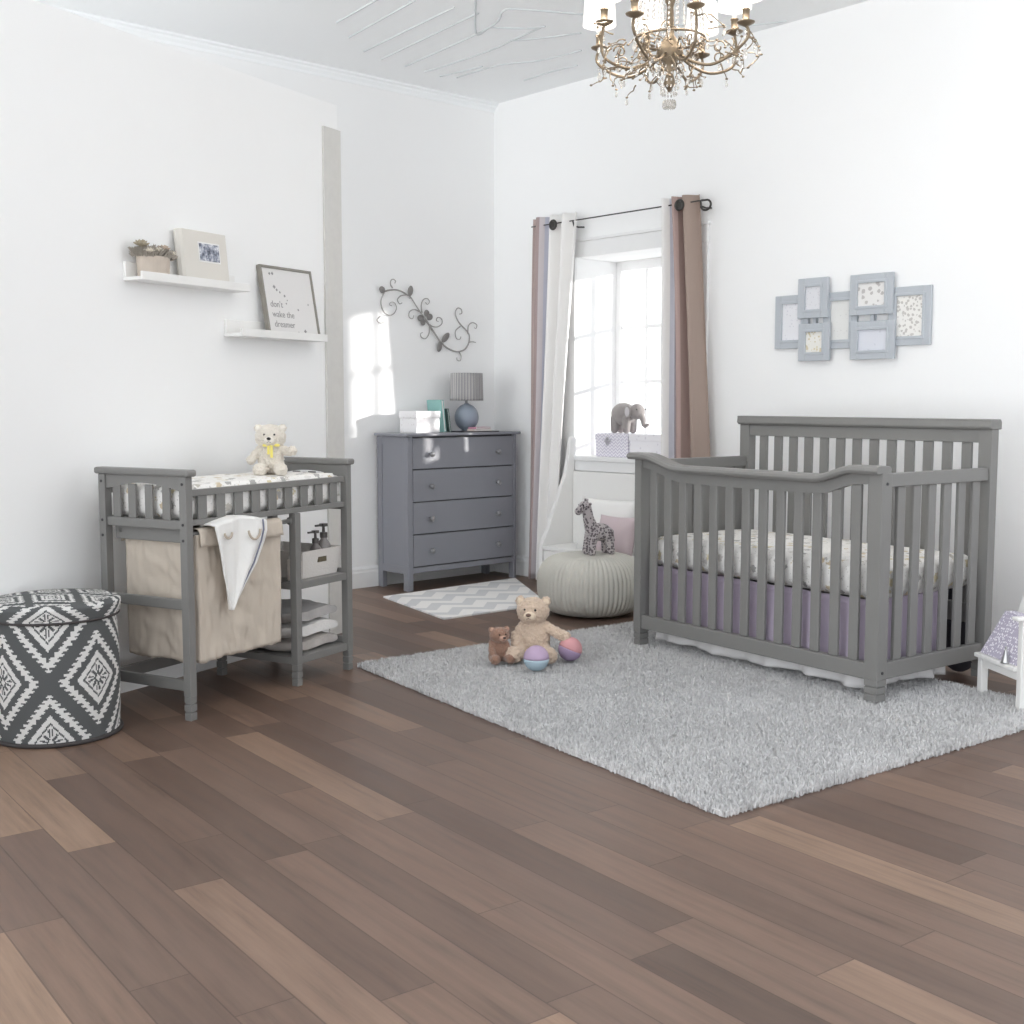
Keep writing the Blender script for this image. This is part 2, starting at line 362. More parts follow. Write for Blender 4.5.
c = MB(); wbox(c, XR-.018, XR, WY0-.09, WY1+.09, WZ1, WZ1+.095); wbox(c, XR-.028, XR, WY0-.10, WY1+.10, WZ1+.095, WZ1+.112)
wbox(c, XR-.018, XR, WY0-.09, WY0, WZ0, WZ1); wbox(c, XR-.018, XR, WY1, WY1+.09, WZ0, WZ1)
c.build('window_casing', TRIM, wn, bevel=.003)
s = MB(); wbox(s, XR-.0003, GX, WY0+.001, WY1-.001, WZ0, WZ0+.028); wbox(s, XR-.045, XR-.0005, WY0-.1, WY1+.012, WZ0, WZ0+.028); wbox(s, XR-.03, XR-.0005, WY0-.09, WY1+.005, WZ0-.065, WZ0-.0003)
s.build('window_sill', TRIM, wn, bevel=.004)

# window seat (white bench below the sill with a swooping end board)
ws = thing('window_seat', 'white wooden window seat with curved end board below the window', 'bench', (5.11, 4.66, 0))
MB().box(0, .27, 0, 0.74, 0, .25).build('seat_box', WHITEP, ws, bevel=.006)
MB().box(-.01, .27, 0, 0.74, .2505, .275).build('seat_top', WHITEP, ws, bevel=.006)
MB().box(.255, .275, 0, 0.74, .276, .733).build('back_panel', WHITEP, ws, bevel=.004)
arc = [(.0, .30), (.05, .38), (.10, .50), (.15, .61), (.20, .72), (.222, .82), (.235, .91), (.25, .945), (.275, .955)]
MB().prism([(-.012, 0), (-.012, .27)]+arc+[(.275, 0)], 'y', .742, .774).build('end_board', WHITEP, ws, bevel=.005)

# ------------------------------------------------------------------ crib
crib = thing('baby_crib', 'grey wooden convertible baby crib with slatted sides and tall back', 'crib', (4.173, 3.789, 0), -1.6745)
CL, CD = 1.387, .752
def post(w_, d_, h, foot=.085):
    m = MB(); m.box(0, w_, 0, d_, foot, h)
    z = 0
    for a, b, sh in ((0, .028, .0015), (.028, .032, .004), (.032, .056, .001), (.056, .060, .004), (.060, foot, .0005)):
        m.box(sh, w_-sh, sh, d_-sh, a, b)
    return m
Z0 = .028
for x, y, h, wx, dy in ((0, 0, .905, .045, .06), (CL-.062, 0, .905, .062, .06), (0, CD-.05, 1.06, .06, .05), (CL-.06, CD-.05, 1.06, .06, .05)):
    p = post(wx, dy, h-Z0).build('post', GREY, crib, bevel=.004, loc=(x, y, Z0))
def wave(x):
    def sm(t): t = max(0, min(1, t)); return t*t*(3-2*t)
    return -.048*sm((x-.06)/.24)+.044*sm((x-1.07)/.19)
xs = [i*CL/60 for i in range(61)]
xc = [-.028+i*(CL+.022)/60 for i in range(61)]
m = MB(); pr_ = [(-.022, 0), (-.03, .012), (-.026, .024), (-.012, .031), (.052, .031), (.062, .022), (.062, 0)]
n = len(pr_); vs = []
for x in xc:
    for a, b in pr_: vs.append((x, a, .9055+wave(x)+b))
fs = [(i*n+k, i*n+(k+1) % n, (i+1)*n+(k+1) % n, (i+1)*n+k) for i in range(60) for k in range(n)]+[tuple(range(n)), tuple(range(60*n, 61*n))]
m.add(vs, fs); m.build('front_cap', GREY, crib, bevel=.003)
xi = [.045+i*(CL-.107)/60 for i in range(61)]
MB().strip([(x, .905+wave(x)) for x in xi], [(x, .868+wave(x)-.012*math.sin(PI*(x-.045)/1.28)**.4) for x in xi], 'y', .012, .045).build('front_top_rail', GREY, crib)
MB().box(.045, CL-.062, .008, .048, .108, .172).build('front_bottom_rail', GREY, crib, bevel=.004)
for i in range(13):
    x0 = .084+i*.0955
    MB().box(x0, x0+.045, .02, .036, .172, .875+wave(x0+.02)-.012).build('slat', GREY, crib, bevel=.004)
MB().prism([(CD-.060, 1.060), (CD-.070, 1.070), (CD-.066, 1.094), (CD-.068, 1.102), (CD+.005, 1.102), (CD+.012, 1.09), (CD+.012, 1.06)], 'x', -.006, CL+.006).build('back_cap', GREY, crib, bevel=.004)
MB().box(.06, CL-.06, CD-.045, CD-.012, 1.005, 1.0595).build('back_top_rail', GREY, crib, bevel=.003)
MB().box(.06, CL-.06, CD-.045, CD-.008, .25, .33).build('back_bottom_rail', GREY, crib, bevel=.003)
for i in range(13):
    x0 = .0725+.045+i*.0935
    MB().box(x0, x0+.046, CD-.036, CD-.02, .33, 1.005).build('slat', GREY, crib, bevel=.003)
for xx, nm in ((CL-.045, 'right'), (.008, 'left')):
    MB().box(xx, xx+.037, .0605, CD-.0505, .851, .903).build('side_top_rail', GREY, crib, bevel=.004)
    MB().box(xx, xx+.037, .0605, CD-.0505, .110, .176).build('side_bottom_rail', GREY, crib, bevel=.004)
for i in range(6):
    y0 = .122+i*.0985
    MB().box(CL-.034, CL-.018, y0, y0+.048, .176, .851).build('slat', GREY, crib, bevel=.003)
for y0, y1 in ((.062, .20), (.21, .345), (.355, .49), (.50, .625), (.635, .70)):
    MB().box(.016, .032, y0, y1, .176, .851).build('side_board', GREY, crib, bevel=.003)
for z in (.865, .14):
    MB().tube([(CL-.002, .03, z), (CL+.003, .03, z)], .006, 10).build('bolt', BOLT, crib)
# mattress and skirt
def cushion(x0, x1, y0, y1, z0, z1, nx=40, ny=24, puff=.012, r=.03):
    m = MB()
    def fn(top):
        def g(u, v):
            x = x0+(x1-x0)*u; y = y0+(y1-y0)*v
            e = min(u*(x1-x0), (1-u)*(x1-x0), v*(y1-y0), (1-v)*(y1-y0)); k = min(1, e/r); k = math.sqrt(max(0, 1-(1-k)**2))
            zz = (z0+z1)/2+(z1-z0)/2*(.55+.45*k)*(1 if top else -1)
            if top: zz += puff*math.sin(PI*u)*math.sin(PI*v)+.004*noise.noise(Vector((x*9, y*9, 3)))
            return (x, y, zz)
        return g
    m.grid(fn(True), nx, ny); m.grid(fn(False), nx, ny)
    a = (nx+1)*(ny+1)
    rim = [i for i in range(nx+1)]+[j*(nx+1)+nx for j in range(1, ny+1)]+[ny*(nx+1)+i for i in range(nx-1, -1, -1)]+[j*(nx+1) for j in range(ny-1, 0, -1)]
    N = len(rim)
    m.add([], [])
    m.f += [(rim[i], rim[(i+1) % N], a+rim[(i+1) % N], a+rim[i]) for i in range(N)]; m.mi += [0]*N
    return m
mt = cushion(.05, 1.335, .066, .695, .405, .545, r=.045).build('crib_mattress', PRINT, None, smooth=True, loc=crib.location, rz=-1.6745)
tag(mt, 'crib mattress in cream cotton sheet with grey and mustard animal print', 'mattress')
sk = thing('crib_skirt', 'lavender crib skirt with white ruffled hem hanging under the crib mattress', 'bed skirt', (4.173, 3.789, 0), -1.6745)
LAV = mat('lavender_cotton', (186,174,192), .9, vary=.06, vscale=9)
def skirt_wall(x0, y0, x1, y1, z0, z1, nrm, amp, freq, ph=0):
    L_ = math.hypot(x1-x0, y1-y0)
    def g(u, v):
        a = amp*(1-.75*v)*(math.sin(freq*u*L_+ph+1.3*math.sin(u*7))+.4*math.sin(freq*2.3*u*L_))
        z = z0+(z1-z0)*v
        if v == 0: z += .005*math.sin(u*L_*9+ph)
        return (x0+(x1-x0)*u+nrm[0]*a, y0+(y1-y0)*u+nrm[1]*a, z)
    return g
a = MB(); b = MB()
for q in ((.07, .085, 1.27, .085, (0, 1)), (1.295, .11, 1.295, .56, (1, 0)), (.07, .11, .07, .56, (1, 0))):
    L_ = math.hypot(q[2]-q[0], q[3]-q[1])
    a.grid(skirt_wall(*q[:4], .125, .402, q[4], .016, 26), int(L_*110), 10)
    b.grid(skirt_wall(q[0]+(.004 if q[4][0] else 0), q[1]-(0 if q[4][0] else .004), q[2]+(.004 if q[4][0] else 0), q[3]-(0 if q[4][0] else .004), .052, .135, q[4], .016, 26), int(L_*160), 6)
a.build('skirt_panel', LAV, sk, smooth=True, solid=.002)
b.build('ruffled_hem', mat('ivory_voile', (222,220,220), .95), sk, smooth=True, solid=.002)
o = MB().ball((0, 0, .23), (.045, .12, .23), 24, 16).build('crib_corner_shade', mat('painted_shade_dark', (62,62,68), .9), None, smooth=True, loc=(4.868, 2.52, 0.003), rz=.05)  # added dark form in place of the shade in the crib corner
tag(o, 'added dark shape painting the shade behind the right rear corner of the crib', 'cushion')

# ------------------------------------------------------------------ changing table
ct = thing('changing_table', 'grey slatted changing table with two side shelves and open hamper bay', 'changing table', (2.01, 4.009, 0), .3324)
TL, TD = .995, .447
def tpost(x, y, h, w_=.034):
    m = MB(); m.box(0, w_, 0, w_, .09, h)
    for a_, b_, sh in ((0, .03, .001), (.03, .034, .004), (.034, .06, .0005), (.06, .064, .004), (.064, .09, .001)): m.box(sh, w_-sh, sh, w_-sh, a_, b_)
    return m.build('leg', GREY, ct, bevel=.003, loc=(x, y, 0))
for x in (0, TL-.034):
    for y in (0, TD-.034): tpost(x, y, .902)
for y in (0, TD-.034): tpost(.614, y, .7195)
for x in (-.008, TL-.044):
    MB().box(x, x+.052, -.016, TD+.016, .9025, .928).build('end_cap', GREY, ct, bevel=.008)
for x in (.008, TL-.028):
    ys = [.034+i*(TD-.068)/24 for i in range(25)]
    MB().strip([(y, .902) for y in ys], [(y, .848+.026*math.sin(PI*(y-.034)/(TD-.068))) for y in ys], 'x', x, x+.02).build('arched_rail', GREY, ct)
    MB().box(x, x+.018, .034, TD-.034, .707, .740).build('side_rail', GREY, ct, bevel=.003)
    for y0 in (.092, .180, .266, .346):
        MB().box(x+.004, x+.014, y0, y0+.038, .740, .868).build('slat', GREY, ct, bevel=.002)
    MB().box(x, x+.018, .034, TD-.034, .41, .449).build('side_rail', GREY, ct, bevel=.003)
    MB().box(x, x+.018, .034, TD-.034, .107, .148).build('side_rail', GREY, ct, bevel=.003)
MB().box(.035, .055, .045, TD-.045, .655, .706).build('apron', GREY, ct, bevel=.003)
for y in (.01, TD-.03):
    MB().box(.034, TL-.034, y, y+.02, .828, .853).build('gallery_rail', GREY, ct, bevel=.003)
    MB().box(.034, TL-.034, y, y+.02, .72, .742).build('gallery_rail', GREY, ct, bevel=.003)
    for i in range(9):
        x0 = .078+i*.0988
        MB().box(x0, x0+.047, y+.005, y+.015, .742, .828).build('slat', GREY, ct, bevel=.002)
MB().box(.034, TL-.034, .0305, TD-.0305, .722, .738).build('table_top', GREY, ct)
MB().box(.034, .614, TD-.03, TD-.008, .10, .145).build('back_stretcher', GREY, ct, bevel=.003)
for z in (.402, .09):
    m = MB(); m.box(.6485, TL-.0345, .006, TD-.006, z, z+.03); m.box(.618, .6485, .0345, TD-.0345, z, z+.03); m.box(TL-.0345, TL-.006, .0345, TD-.0345, z, z+.03)
    m.build('shelf', GREY, ct, bevel=.002)
for z in (.875, .727, .669):
    for y in (.017, TD-.017): MB().tube([(-.002, y, z), (.003, y, z)], .0055, 10).build('bolt', BOLT, ct)
def T2W(x, y, z=0):
    c_, s_ = math.cos(.3324), math.sin(.3324); return (2.01+x*c_-y*s_, 4.009+x*s_+y*c_, z)
pad = cushion(.040, TL-.040, .034, TD-.034, .739, .866, 40, 20, .005, .02).build('changing_pad', PRINT, None, smooth=True, loc=(2.01, 4.009, 0), rz=.3324)
tag(pad, 'cream animal print changing pad lying on the grey changing table', 'changing pad')
# hamper
hm = thing('laundry_hamper', 'beige canvas laundry hamper hanging from rods in the changing table', 'hamper', (2.01, 4.009, 0), .3324)
for y in (.026, .372):
    m = MB(); m.tube([(.035, y, .688), (.613, y, .688)], .009, 10)
    r = m.build('rod', GREY, hm, smooth=True)
    k = MB(); k.ball((.040, y, .688), (.004, .016, .016)); k.ball((.607, y, .688), (.004, .016, .016)); k.build('rod_knob', GREY, r, smooth=True)
HX0, HX1, HY0, HY1 = .062, .535, .010, .380
def bag(u, v):
    per = [(HX0, HY0), (HX1, HY0), (HX1, HY1), (HX0, HY1)]
    L4 = [HX1-HX0, HY1-HY0]*2; t = u*sum(L4); i = 0
    while i < 3 and t > L4[i]: t -= L4[i]; i += 1
    p, q = per[i], per[(i+1) % 4]; f_ = t/L4[i]; x = p[0]+(q[0]-p[0])*f_; y = p[1]+(q[1]-p[1])*f_
    nx, ny = ((0, -1), (1, 0), (0, 1), (-1, 0))[i]
    e = math.sin(PI*f_)
    z = .205+(.685-.205)*v
    bulge = -.006*e*math.sin(PI*v)+.016*e*noise.noise(Vector((u*24, v*2.6, 1)))+.010*e*noise.noise(Vector((u*30+v*8, v*7, 4)))+.006*noise.noise(Vector((u*80, v*6+u*20, 9)))
    x += nx*bulge; y += ny*bulge
    cx, cy = (HX0+HX1)/2, (HY0+HY1)/2
    k = 1-.02*(1-v); x = cx+(x-cx)*k; y = cy+(y-cy)*k
    if v == 0: z += .012*noise.noise(Vector((u*30, 0, 7)))
    return (x, y, z)
m = MB(); m.grid(bag, 220, 40, True)
m.add([bag(i/220, 0) for i in range(220)], [tuple(range(220))])
m.build('bag', CANVAS, hm, smooth=True, solid=.003)
h = MB()
for y, d_ in ((.026, -1), (.372, 1)):
    def hem(u, v, y=y, d_=d_):
        a_ = -.1+v*1.35*PI; x = HX0+.004+(HX1-HX0-.008)*u
        if v > .75: return (x, y+d_*(.026+.006*(v-.75)*4+.004*noise.noise(Vector((u*18, v*4, 0)))), .690-(v-.75)*.20+.005*noise.noise(Vector((u*14, 5, 0))))
        a_ = PI*(1-v/.75); return (x, y+d_*(-.020*math.cos(PI-a_) if 0 else -.026*math.cos(v/.75*PI)), .690+.018*math.sin(v/.75*PI))
    h.grid(hem, 60, 16)
h.build('hem', CANVAS, hm, smooth=True, solid=.003)
# hooded towel
tw = thing('hooded_towel', 'white hooded baby towel with grey blue piping draped over the beige hamper', 'towel', T2W(.19, 0, 0), .3324)
def towel(u, v):
    t = v; xl = np.interp(t, [0, .25, .56, 1], [-.088, -.070, -.052, -.004]); xr = np.interp(t, [0, .12, .25, .5, .8, 1], [.198, .205, .192, .150, .066, .004])
    x = xl+(xr-xl)*u
    z = .716-.325*t+ .02*math.sin(u*PI)*(1-t)
    y = -.036-.010*math.sin(u*9+t*3)*(1-.5*t)-.006*math.sin(u*17+2)
    if t == 0: z -= .0
    return (x, y, z)
m = MB(); m.grid(towel, 40, 40); m.grid(lambda u, v: (towel(u, 0)[0], towel(u, 0)[1]+v*.075, towel(u, 0)[2]+.004*math.sin(v*PI)-(v>.9)*.01), 40, 8)
m.build('towel_cloth', WHITEC, tw, smooth=True, solid=.006)
m = MB(); m.tube([(lambda p: (p[0]-.004, p[1]-.006, p[2]))(towel(.93, t/24)) for t in range(25)], .0035, 6); m.build('piping', mat('blue_grey_piping', (128,130,148), .8), tw, smooth=True)
TAN = mat('tan_trim', (186,174,160), .9)
m = MB()
for (cx, cz, rx, rz_) in ((-.030, .690, .020, .026), (.115, .69, .034, .045)):
    m.tube([(cx+rx*math.cos(a_), -.054-.002*math.sin(a_), cz-rz_*math.sin(a_)*.9) for a_ in [i*PI/14+.1 for i in range(14)]], .0045, 6)
m.build('ear_trim', TAN, tw, smooth=True)

# shelf contents
bk = thing('storage_basket', 'off white fabric storage basket with small label on the changing table middle shelf', 'basket', T2W(.835, .20, .4335), .3324)
def taper(u, v, w0, d0, w1, d1, h):
    w_ = w0+(w1-w0)*v; d_ = d0+(d1-d0)*v
    P = [(-w_, -d_), (w_, -d_), (w_, d_), (-w_, d_)]; t = u*4; i = int(t) % 4; f_ = t-int(t); p, q = P[i], P[(i+1) % 4]
    return (p[0]+(q[0]-p[0])*f_, p[1]+(q[1]-p[1])*f_, h*v)
BSK = mat('off_white_weave', (214,210,206), .95, bump=.3, bscale=150)
m = MB(); m.grid(lambda u, v: taper(u, v, .115, .145, .135, .165, .115), 40, 6, True); m.add([taper(i/4, 0, .115, .145, .135, .165, .115) for i in range(4)], [(0, 1, 2, 3)])
m.build('basket_body', BSK, bk, solid=.006, smooth=False)
m = MB(); m.box(-.03, .03, -.1625, -.158, .06, .085); m.build('label_plate', mat('dark_label', (92,84,66), .5, vary=.5, vscale=90), bk, bevel=.002)
DK = mat('smoked_glass_bottle', (112,106,104), .3, coat=.4)
def pump(loc, s, label, m_):
    b_ = thing('pump_bottle', label, 'bottle', loc, .3, )
    MB().lathe([(.001, 0), (.026*s, 0), (.027*s, .004), (.027*s, .09*s), (.022*s, .105*s), (.012*s, .118*s), (.012*s, .125*s)], 20).build('bottle_body', m_, b_, smooth=True)
    k = MB(); k.lathe([(.014*s, .124*s), (.014*s, .143*s), (.006*s, .145*s), (.005*s, .165*s)], 16); k.box(-.012*s, .012*s, -.01*s, .01*s, .165*s, .176*s); k.box(-.045*s, -.01*s, -.004*s, .004*s, .167*s, .174*s)
    k.build('pump_head', mat('dark_pump', (88,84,82), .4), b_)
pump(T2W(.862, .095, .437), 1.05, 'shorter dark pump bottle in the off white fabric basket', DK)
pump(T2W(.938, .110, .437), 1.18, 'taller smoky glass pump bottle in the off white fabric basket', mat('clear_smoke_bottle', (140,134,132), .2, coat=.6))
j = thing('cotton_jar', 'pale jar with white cotton balls beside the off white basket on the middle shelf', 'jar', T2W(.675, .06, .4325), 0)
MB().lathe([(.001, 0), (.028, 0), (.03, .005), (.03, .08), (.026, .088)], 20).build('jar_body', mat('frosted_jar', (222,216,212), .3), j, smooth=True)
m = MB(); [m.ball((.012*math.cos(a_), .012*math.sin(a_), .09), .014, 8, 6) for a_ in (0, 2, 4)]; m.build('cotton', WHITEC, j, smooth=True)
T1 = mat('grey_patterned_blanket', (176,173,172), .95, vary=.25, vscale=14, bump=.4, bscale=80); T2 = mat('white_blanket', (222,220,218), .95, vary=.1, vscale=12, bump=.4, bscale=80); T3 = mat('taupe_patterned_blanket', (186,180,176), .95, vary=.22, vscale=20, bump=.4, bscale=80)
zz = .1215
for h_, mt_, lb, a_ in ((.05, T3, 'taupe and white folded blanket at the bottom of the stack on the lowest shelf', .02), (.056, T2, 'white folded blanket in the middle of the stack on the lowest shelf', -.03), (.052, T1, 'grey patterned folded blanket on top of the stack on the lowest shelf', .05)):
    m = MB()
    def fb(u, v, h_=h_):
        a2 = 2*PI*u; y = -.165+.33*v; w_ = .155*(1+.03*math.sin(v*9+h_*90)); e = 1-.25*(abs(2*v-1)**6)
        x = w_*math.copysign(abs(math.cos(a2))**.45, math.cos(a2)); z = h_/2*math.copysign(abs(math.sin(a2))**.7, math.sin(a2))*e
        z += .004*math.sin(x*30+v*8)
        return (x, y, h_/2+z+.003)
    m.grid(fb, 40, 20, True); m.add([fb(i/40, 0) for i in range(40)], [tuple(range(40))]); m.add([fb(i/40, 1) for i in range(40)], [tuple(range(40))])
    o = m.build('folded_blanket', mt_, None, smooth=True, loc=T2W(.80, .215, zz), rz=.3324+a_, disp=.018, dscale=.06)
    tag(o, lb, 'blanket', 'folded blankets on the lowest shelf'); zz += h_+.009

# ------------------------------------------------------------------ drum basket
dk = thing('storage_ottoman', 'round charcoal and white diamond patterned storage ottoman at the left edge', 'ottoman', (1.594, 4.206, 0), 0)
DA = mat('charcoal_weave', (88,90,91), .95, bump=.3, bscale=400); DB = mat('white_weave', (218,217,215), .95, bump=.3, bscale=400)
R0 = .215
def dpat(arc, z, P=.345, H=.43, ph=0.0, zc=.185):
    """diamond pattern on unrolled cloth, metres"""
    q = .0085
    x = ((arc-ph)/P) ; y = (z-zc)/H
    a_ = abs(((x+.5) % 1)-.5)*2; b_ = abs(((y+.5) % 1)-.5)*2
    d1 = a_+b_
    if d1 > 1: d1 = 2-d1
    st = (int(math.floor(z/q)) % 2)*.06
    if .06 < d1 < .26: return 0 if (abs(a_-b_) < .035 or (abs(a_-b_) > d1*.55 and abs(a_-b_) < d1*.85)) else 1
    if d1 < .30: return 1
    if d1 < .345: return 0
    if d1 < .47: return 1
    if d1 < .62: return 0
    if .59+st*1.2 < d1 < .84-(.06-st)*1.2: return 1
    return 0
CIRC = 2*PI*R0
def dm(u, v): return dpat(u*CIRC, .012+v*.416, CIRC/4, .41, .067, .225)
m = MB(); m.grid(lambda u, v: ((R0-.004+.006*math.sin(PI*v))*math.cos(2*PI*u), (R0-.004+.006*math.sin(PI*v))*math.sin(2*PI*u), .010+v*.416), 300, 96, True, dm)
m.add([(R0*math.cos(2*PI*i/60)*.98, R0*math.sin(2*PI*i/60)*.98, .010) for i in range(60)], [tuple(range(60))])
m.build('body', [DA, DB], dk)
for z_, r_, q_ in ((.008, R0+.001, .008), (.427, R0+.003, .005)): MB().torus((0, 0, z_), r_, q_, 'z', 60, 8).build('piping', mat('dark_piping', (62,58,58), .7), dk, smooth=True)
def lid(u, v):
    a_ = 2*PI*u; s_ = v
    if s_ < .35: t = s_/.35; r = R0+.004+.008*math.sin(PI*t*.5); z = .428+.042*t
    elif s_ < .5: t = (s_-.35)/.15; r = R0+.012-.028*(1-math.cos(t*PI/2)); z = .470+.015*math.sin(t*PI/2)
    else: t = (s_-.5)/.5; r = (R0-.016)*(1-t)+.0005; z = .485+.014*math.sin(t*PI/2)
    return (r*math.cos(a_), r*math.sin(a_), z)
def lm(u, v):
    x, y, z = lid(u, v)
    if v < .5: return dpat(u*CIRC, .42+v*.2, CIRC/4, .41, .067, .225)
    return dpat(x*.94+y*.34+1, -x*.34+y*.94+1, .20, .27, .05, .0)
m = MB(); m.grid(lid, 300, 60, True, lm); m.build('lid', [DA, DB], dk)
m = MB(); m.grid(lambda u, v: ((R0-.002)*(1-v*.9)*math.cos(2*PI*u), (R0-.002)*(1-v*.9)*math.sin(2*PI*u), .4115), 40, 2, True)

# ------------------------------------------------------------------ dresser
dr = thing('dresser', 'grey four drawer dresser with round knobs against the back wall', 'dresser', (4.419, 5.882, 0))
DL, DD, DH = .896, .318, .957
def dleg(x0, x1, y0, y1):
    MB().box(x0, x1, y0, y1, 0, DH-.0005).build('leg', GREYD, dr, bevel=.003)
dleg(0, .04, 0, .05); dleg(DL-.022, DL, 0, .05); dleg(0, .035, DD-.05, DD); dleg(DL-.035, DL, DD-.05, DD)
MB().box(.006, .022, .05, DD-.05, .105, DH-.001).build('side_panel', GREYD, dr)
MB().box(.001, .006, .05, DD-.05, .105, .15).build('side_moulding', GREYD, dr); MB().box(.001, .006, .05, DD-.05, DH-.05, DH-.001).build('side_moulding', GREYD, dr)
MB().box(DL-.02, DL-.006, .05, DD-.05, .105, DH-.001).build('side_panel', GREYD, dr)
MB().box(.0225, DL-.0205, .02, DD-.012, .14, DH-.001).build('carcass', mat('dresser_gap', (70,70,74), .6), dr)
MB().box(.04, DL-.022, .004, .019, .108, .143).build('front_rail', GREYD, dr, bevel=.003)
MB().box(-.025, DL+.025, -.022, DD+.001, DH, DH+.018).build('dresser_top', GREYD, dr, bevel=.006)
zs = [.147, .349, .551, .753, .950]
KN = mat('pewter_knob', (150,150,152), .3, .5)
for i in range(4):
    d_ = MB().box(.043, DL-.025, .001, .019, zs[i]+.003, zs[i+1]-.004).build('drawer', GREYD, dr, bevel=.003)
    for xk in (.165, .715):
        k = MB(); k.lathe([(.0095, 0), (.0075, .008), (.009, .014), (.0165, .020), (.0175, .026), (.013, .033), (.004, .035)], 20)
        k.v = [(v[0], -v[2], v[1]) for v in k.v]
        ko = k.build('knob', KN, d_, smooth=True, loc=(xk+.012, .0012, (zs[i]+zs[i+1])/2-.006))
DT = DH+.0185
lp = thing('table_lamp', 'table lamp with blue grey globe base and striped pleated shade on the dresser', 'lamp', (5.035, 6.075, DT))
LB = mat('blue_grey_ceramic', (148,158,172), .3, coat=.3)
LB2 = MB().lathe([(.03, 0), (.045, .004)]+[(.079*math.cos(t), .086+.088*math.sin(t)) for t in [(-68+i*8)*PI/180 for i in range(19)]]+[(.012, .178)], 40).build('lamp_base', LB, lp, smooth=True)
MB().tube([(0, 0, .177), (0, 0, .235)], .009, 12).build('lamp_neck', CHROME, lp, smooth=True)
def pleat(u, v):
    r = .102+.005*(1-v)+.0022*math.sin(u*2*PI*72); return (r*math.cos(2*PI*u), r*math.sin(2*PI*u), .195+.178*v)
MB().grid(pleat, 288, 8, True).build('lamp_shade', stripe_shade(), lp, solid=.0015, smooth=True)
o = thing('keepsake_box', 'white keepsake box with faint grey floral print on the left of the dresser', 'box', (4.63, 6.03, DT), 0.12)
WB = art('floral_paper', (238,236,237), (214,210,208), 45, .2)
MB().box(-.103, .103, -.075, .075, 0, .092).build('box_body', WB, o, bevel=.003); MB().box(-.107, .107, -.079, .079, .0925, .136).build('box_lid', WB, o, bevel=.003)
o = thing('teal_book', 'teal hardback book leaning behind the white keepsake box', 'book', (4.815, 6.09, DT), 0)
TEAL = mat('teal_cover', (140,184,180), .6)
def leanbox(x0, x1, y0, y1, z0, z1, ang): return MB().box(x0, x1, y0, y1, z0, z1, rot=Matrix.Rotation(ang, 3, 'Y'))
def tiltbook(par, w_, d_, h_, ang, cm):
    rot = Matrix.Rotation(ang, 3, 'Y'); m = MB(); m.box(0, .003, -d_, d_, 0, h_, rot); m.box(w_-.003, w_, -d_, d_, 0, h_, rot); m.box(0, w_, d_-.003, d_, 0, h_, rot); m.build('cover', cm, par)
    MB().box(.0035, w_-.0035, -d_+.004, d_-.004, .004, h_-.004, rot).build('pages', WHITEC, par)
tiltbook(o, .02, .075, .205, -.12, TEAL)
o = thing('dark_book', 'slim dark green book leaning beside the teal book on the dresser', 'book', (4.848, 6.06, DT), 0)
tiltbook(o, .014, .06, .15, -.14, mat('dark_green_cover', (70,92,88), .5))
o = MB().box(-.15, .15, -.09, .09, 0, .006).build('serving_tray', mat('black_lacquer', (40,40,44), .4), None, bevel=.002, loc=(5.05, 5.985, DT), rz=.0)
o.location = (5.02, 5.975, DT)
tag(o, 'flat black tray lying under the lamp and notebooks on the dresser', 'tray'); lp.location.z = DT+.0065; lp.location.y = 6.055
for i, (lb, cm, dz, w_) in enumerate((('cream notebook at the bottom of the small stack beside the lamp', (214,200,190), 0, .075), ('pink notebook on top of the small stack beside the lamp', (196,140,160), .0125, .068))):
    q = thing('notebook', lb, 'notebook', (5.035, 5.925, DT+.0065+dz), .1*i)
    m = MB(); m.box(-w_, w_, -.035, .035, 0, .0018); m.box(-w_, w_, -.035, .035, .0102, .012); m.box(-w_, -w_+.002, -.035, .035, .0018, .0102); m.build('cover', mat('notebook_cover_%d' % i, cm, .6), q)
    MB().box(-w_+.0025, w_-.002, -.033, .033, .0022, .0098).build('pages', WHITEC, q)

# ------------------------------------------------------------------ metal vine on the back wall
vn = thing('metal_vine', 'pewter scrolling vine wall decoration with flower above the dresser', 'wall decoration', (4.8, YB, 1.7))
m = MB()
for s_ in VINE:
    pts = smoothline([(x-4.8, -.018, z-1.7) for x, z in s_], 6); N = len(pts)
    m.tube(pts, [(.0062 if s_ in (VINE[0], VINE[8]) else .0045)*(1-.5*i/N) for i in range(N)], 6)
for x_, z_ in ((4.7, 1.83), (4.87, 1.635), (5.1, 1.503)): m.tube([(x_-4.8, -.0005, z_-1.7), (x_-4.8, -.018, z_-1.7)], .003, 6)
m.build('stem', VINEM, vn, smooth=True)
for i, (a_, b_) in enumerate(VLEAF):
    va = Vector((a_[0]-4.8, -.022, a_[1]-1.7)); vb = Vector((b_[0]-4.8, -.02, b_[1]-1.7)); d_ = va-vb
    ang = math.atan2(d_.z, d_.x); ln = d_.length
    k = .75 if 2 <= i <= 5 else 1
    MB().ball(vb+d_*.62, (ln*.68*k, .006, .021), 14, 8, rot=Matrix.Rotation(-ang, 3, 'Y')).build('petal' if 2 <= i <= 5 else 'leaf', mat('dark_pewter', (138,135,133), .5, .4), vn, smooth=True)

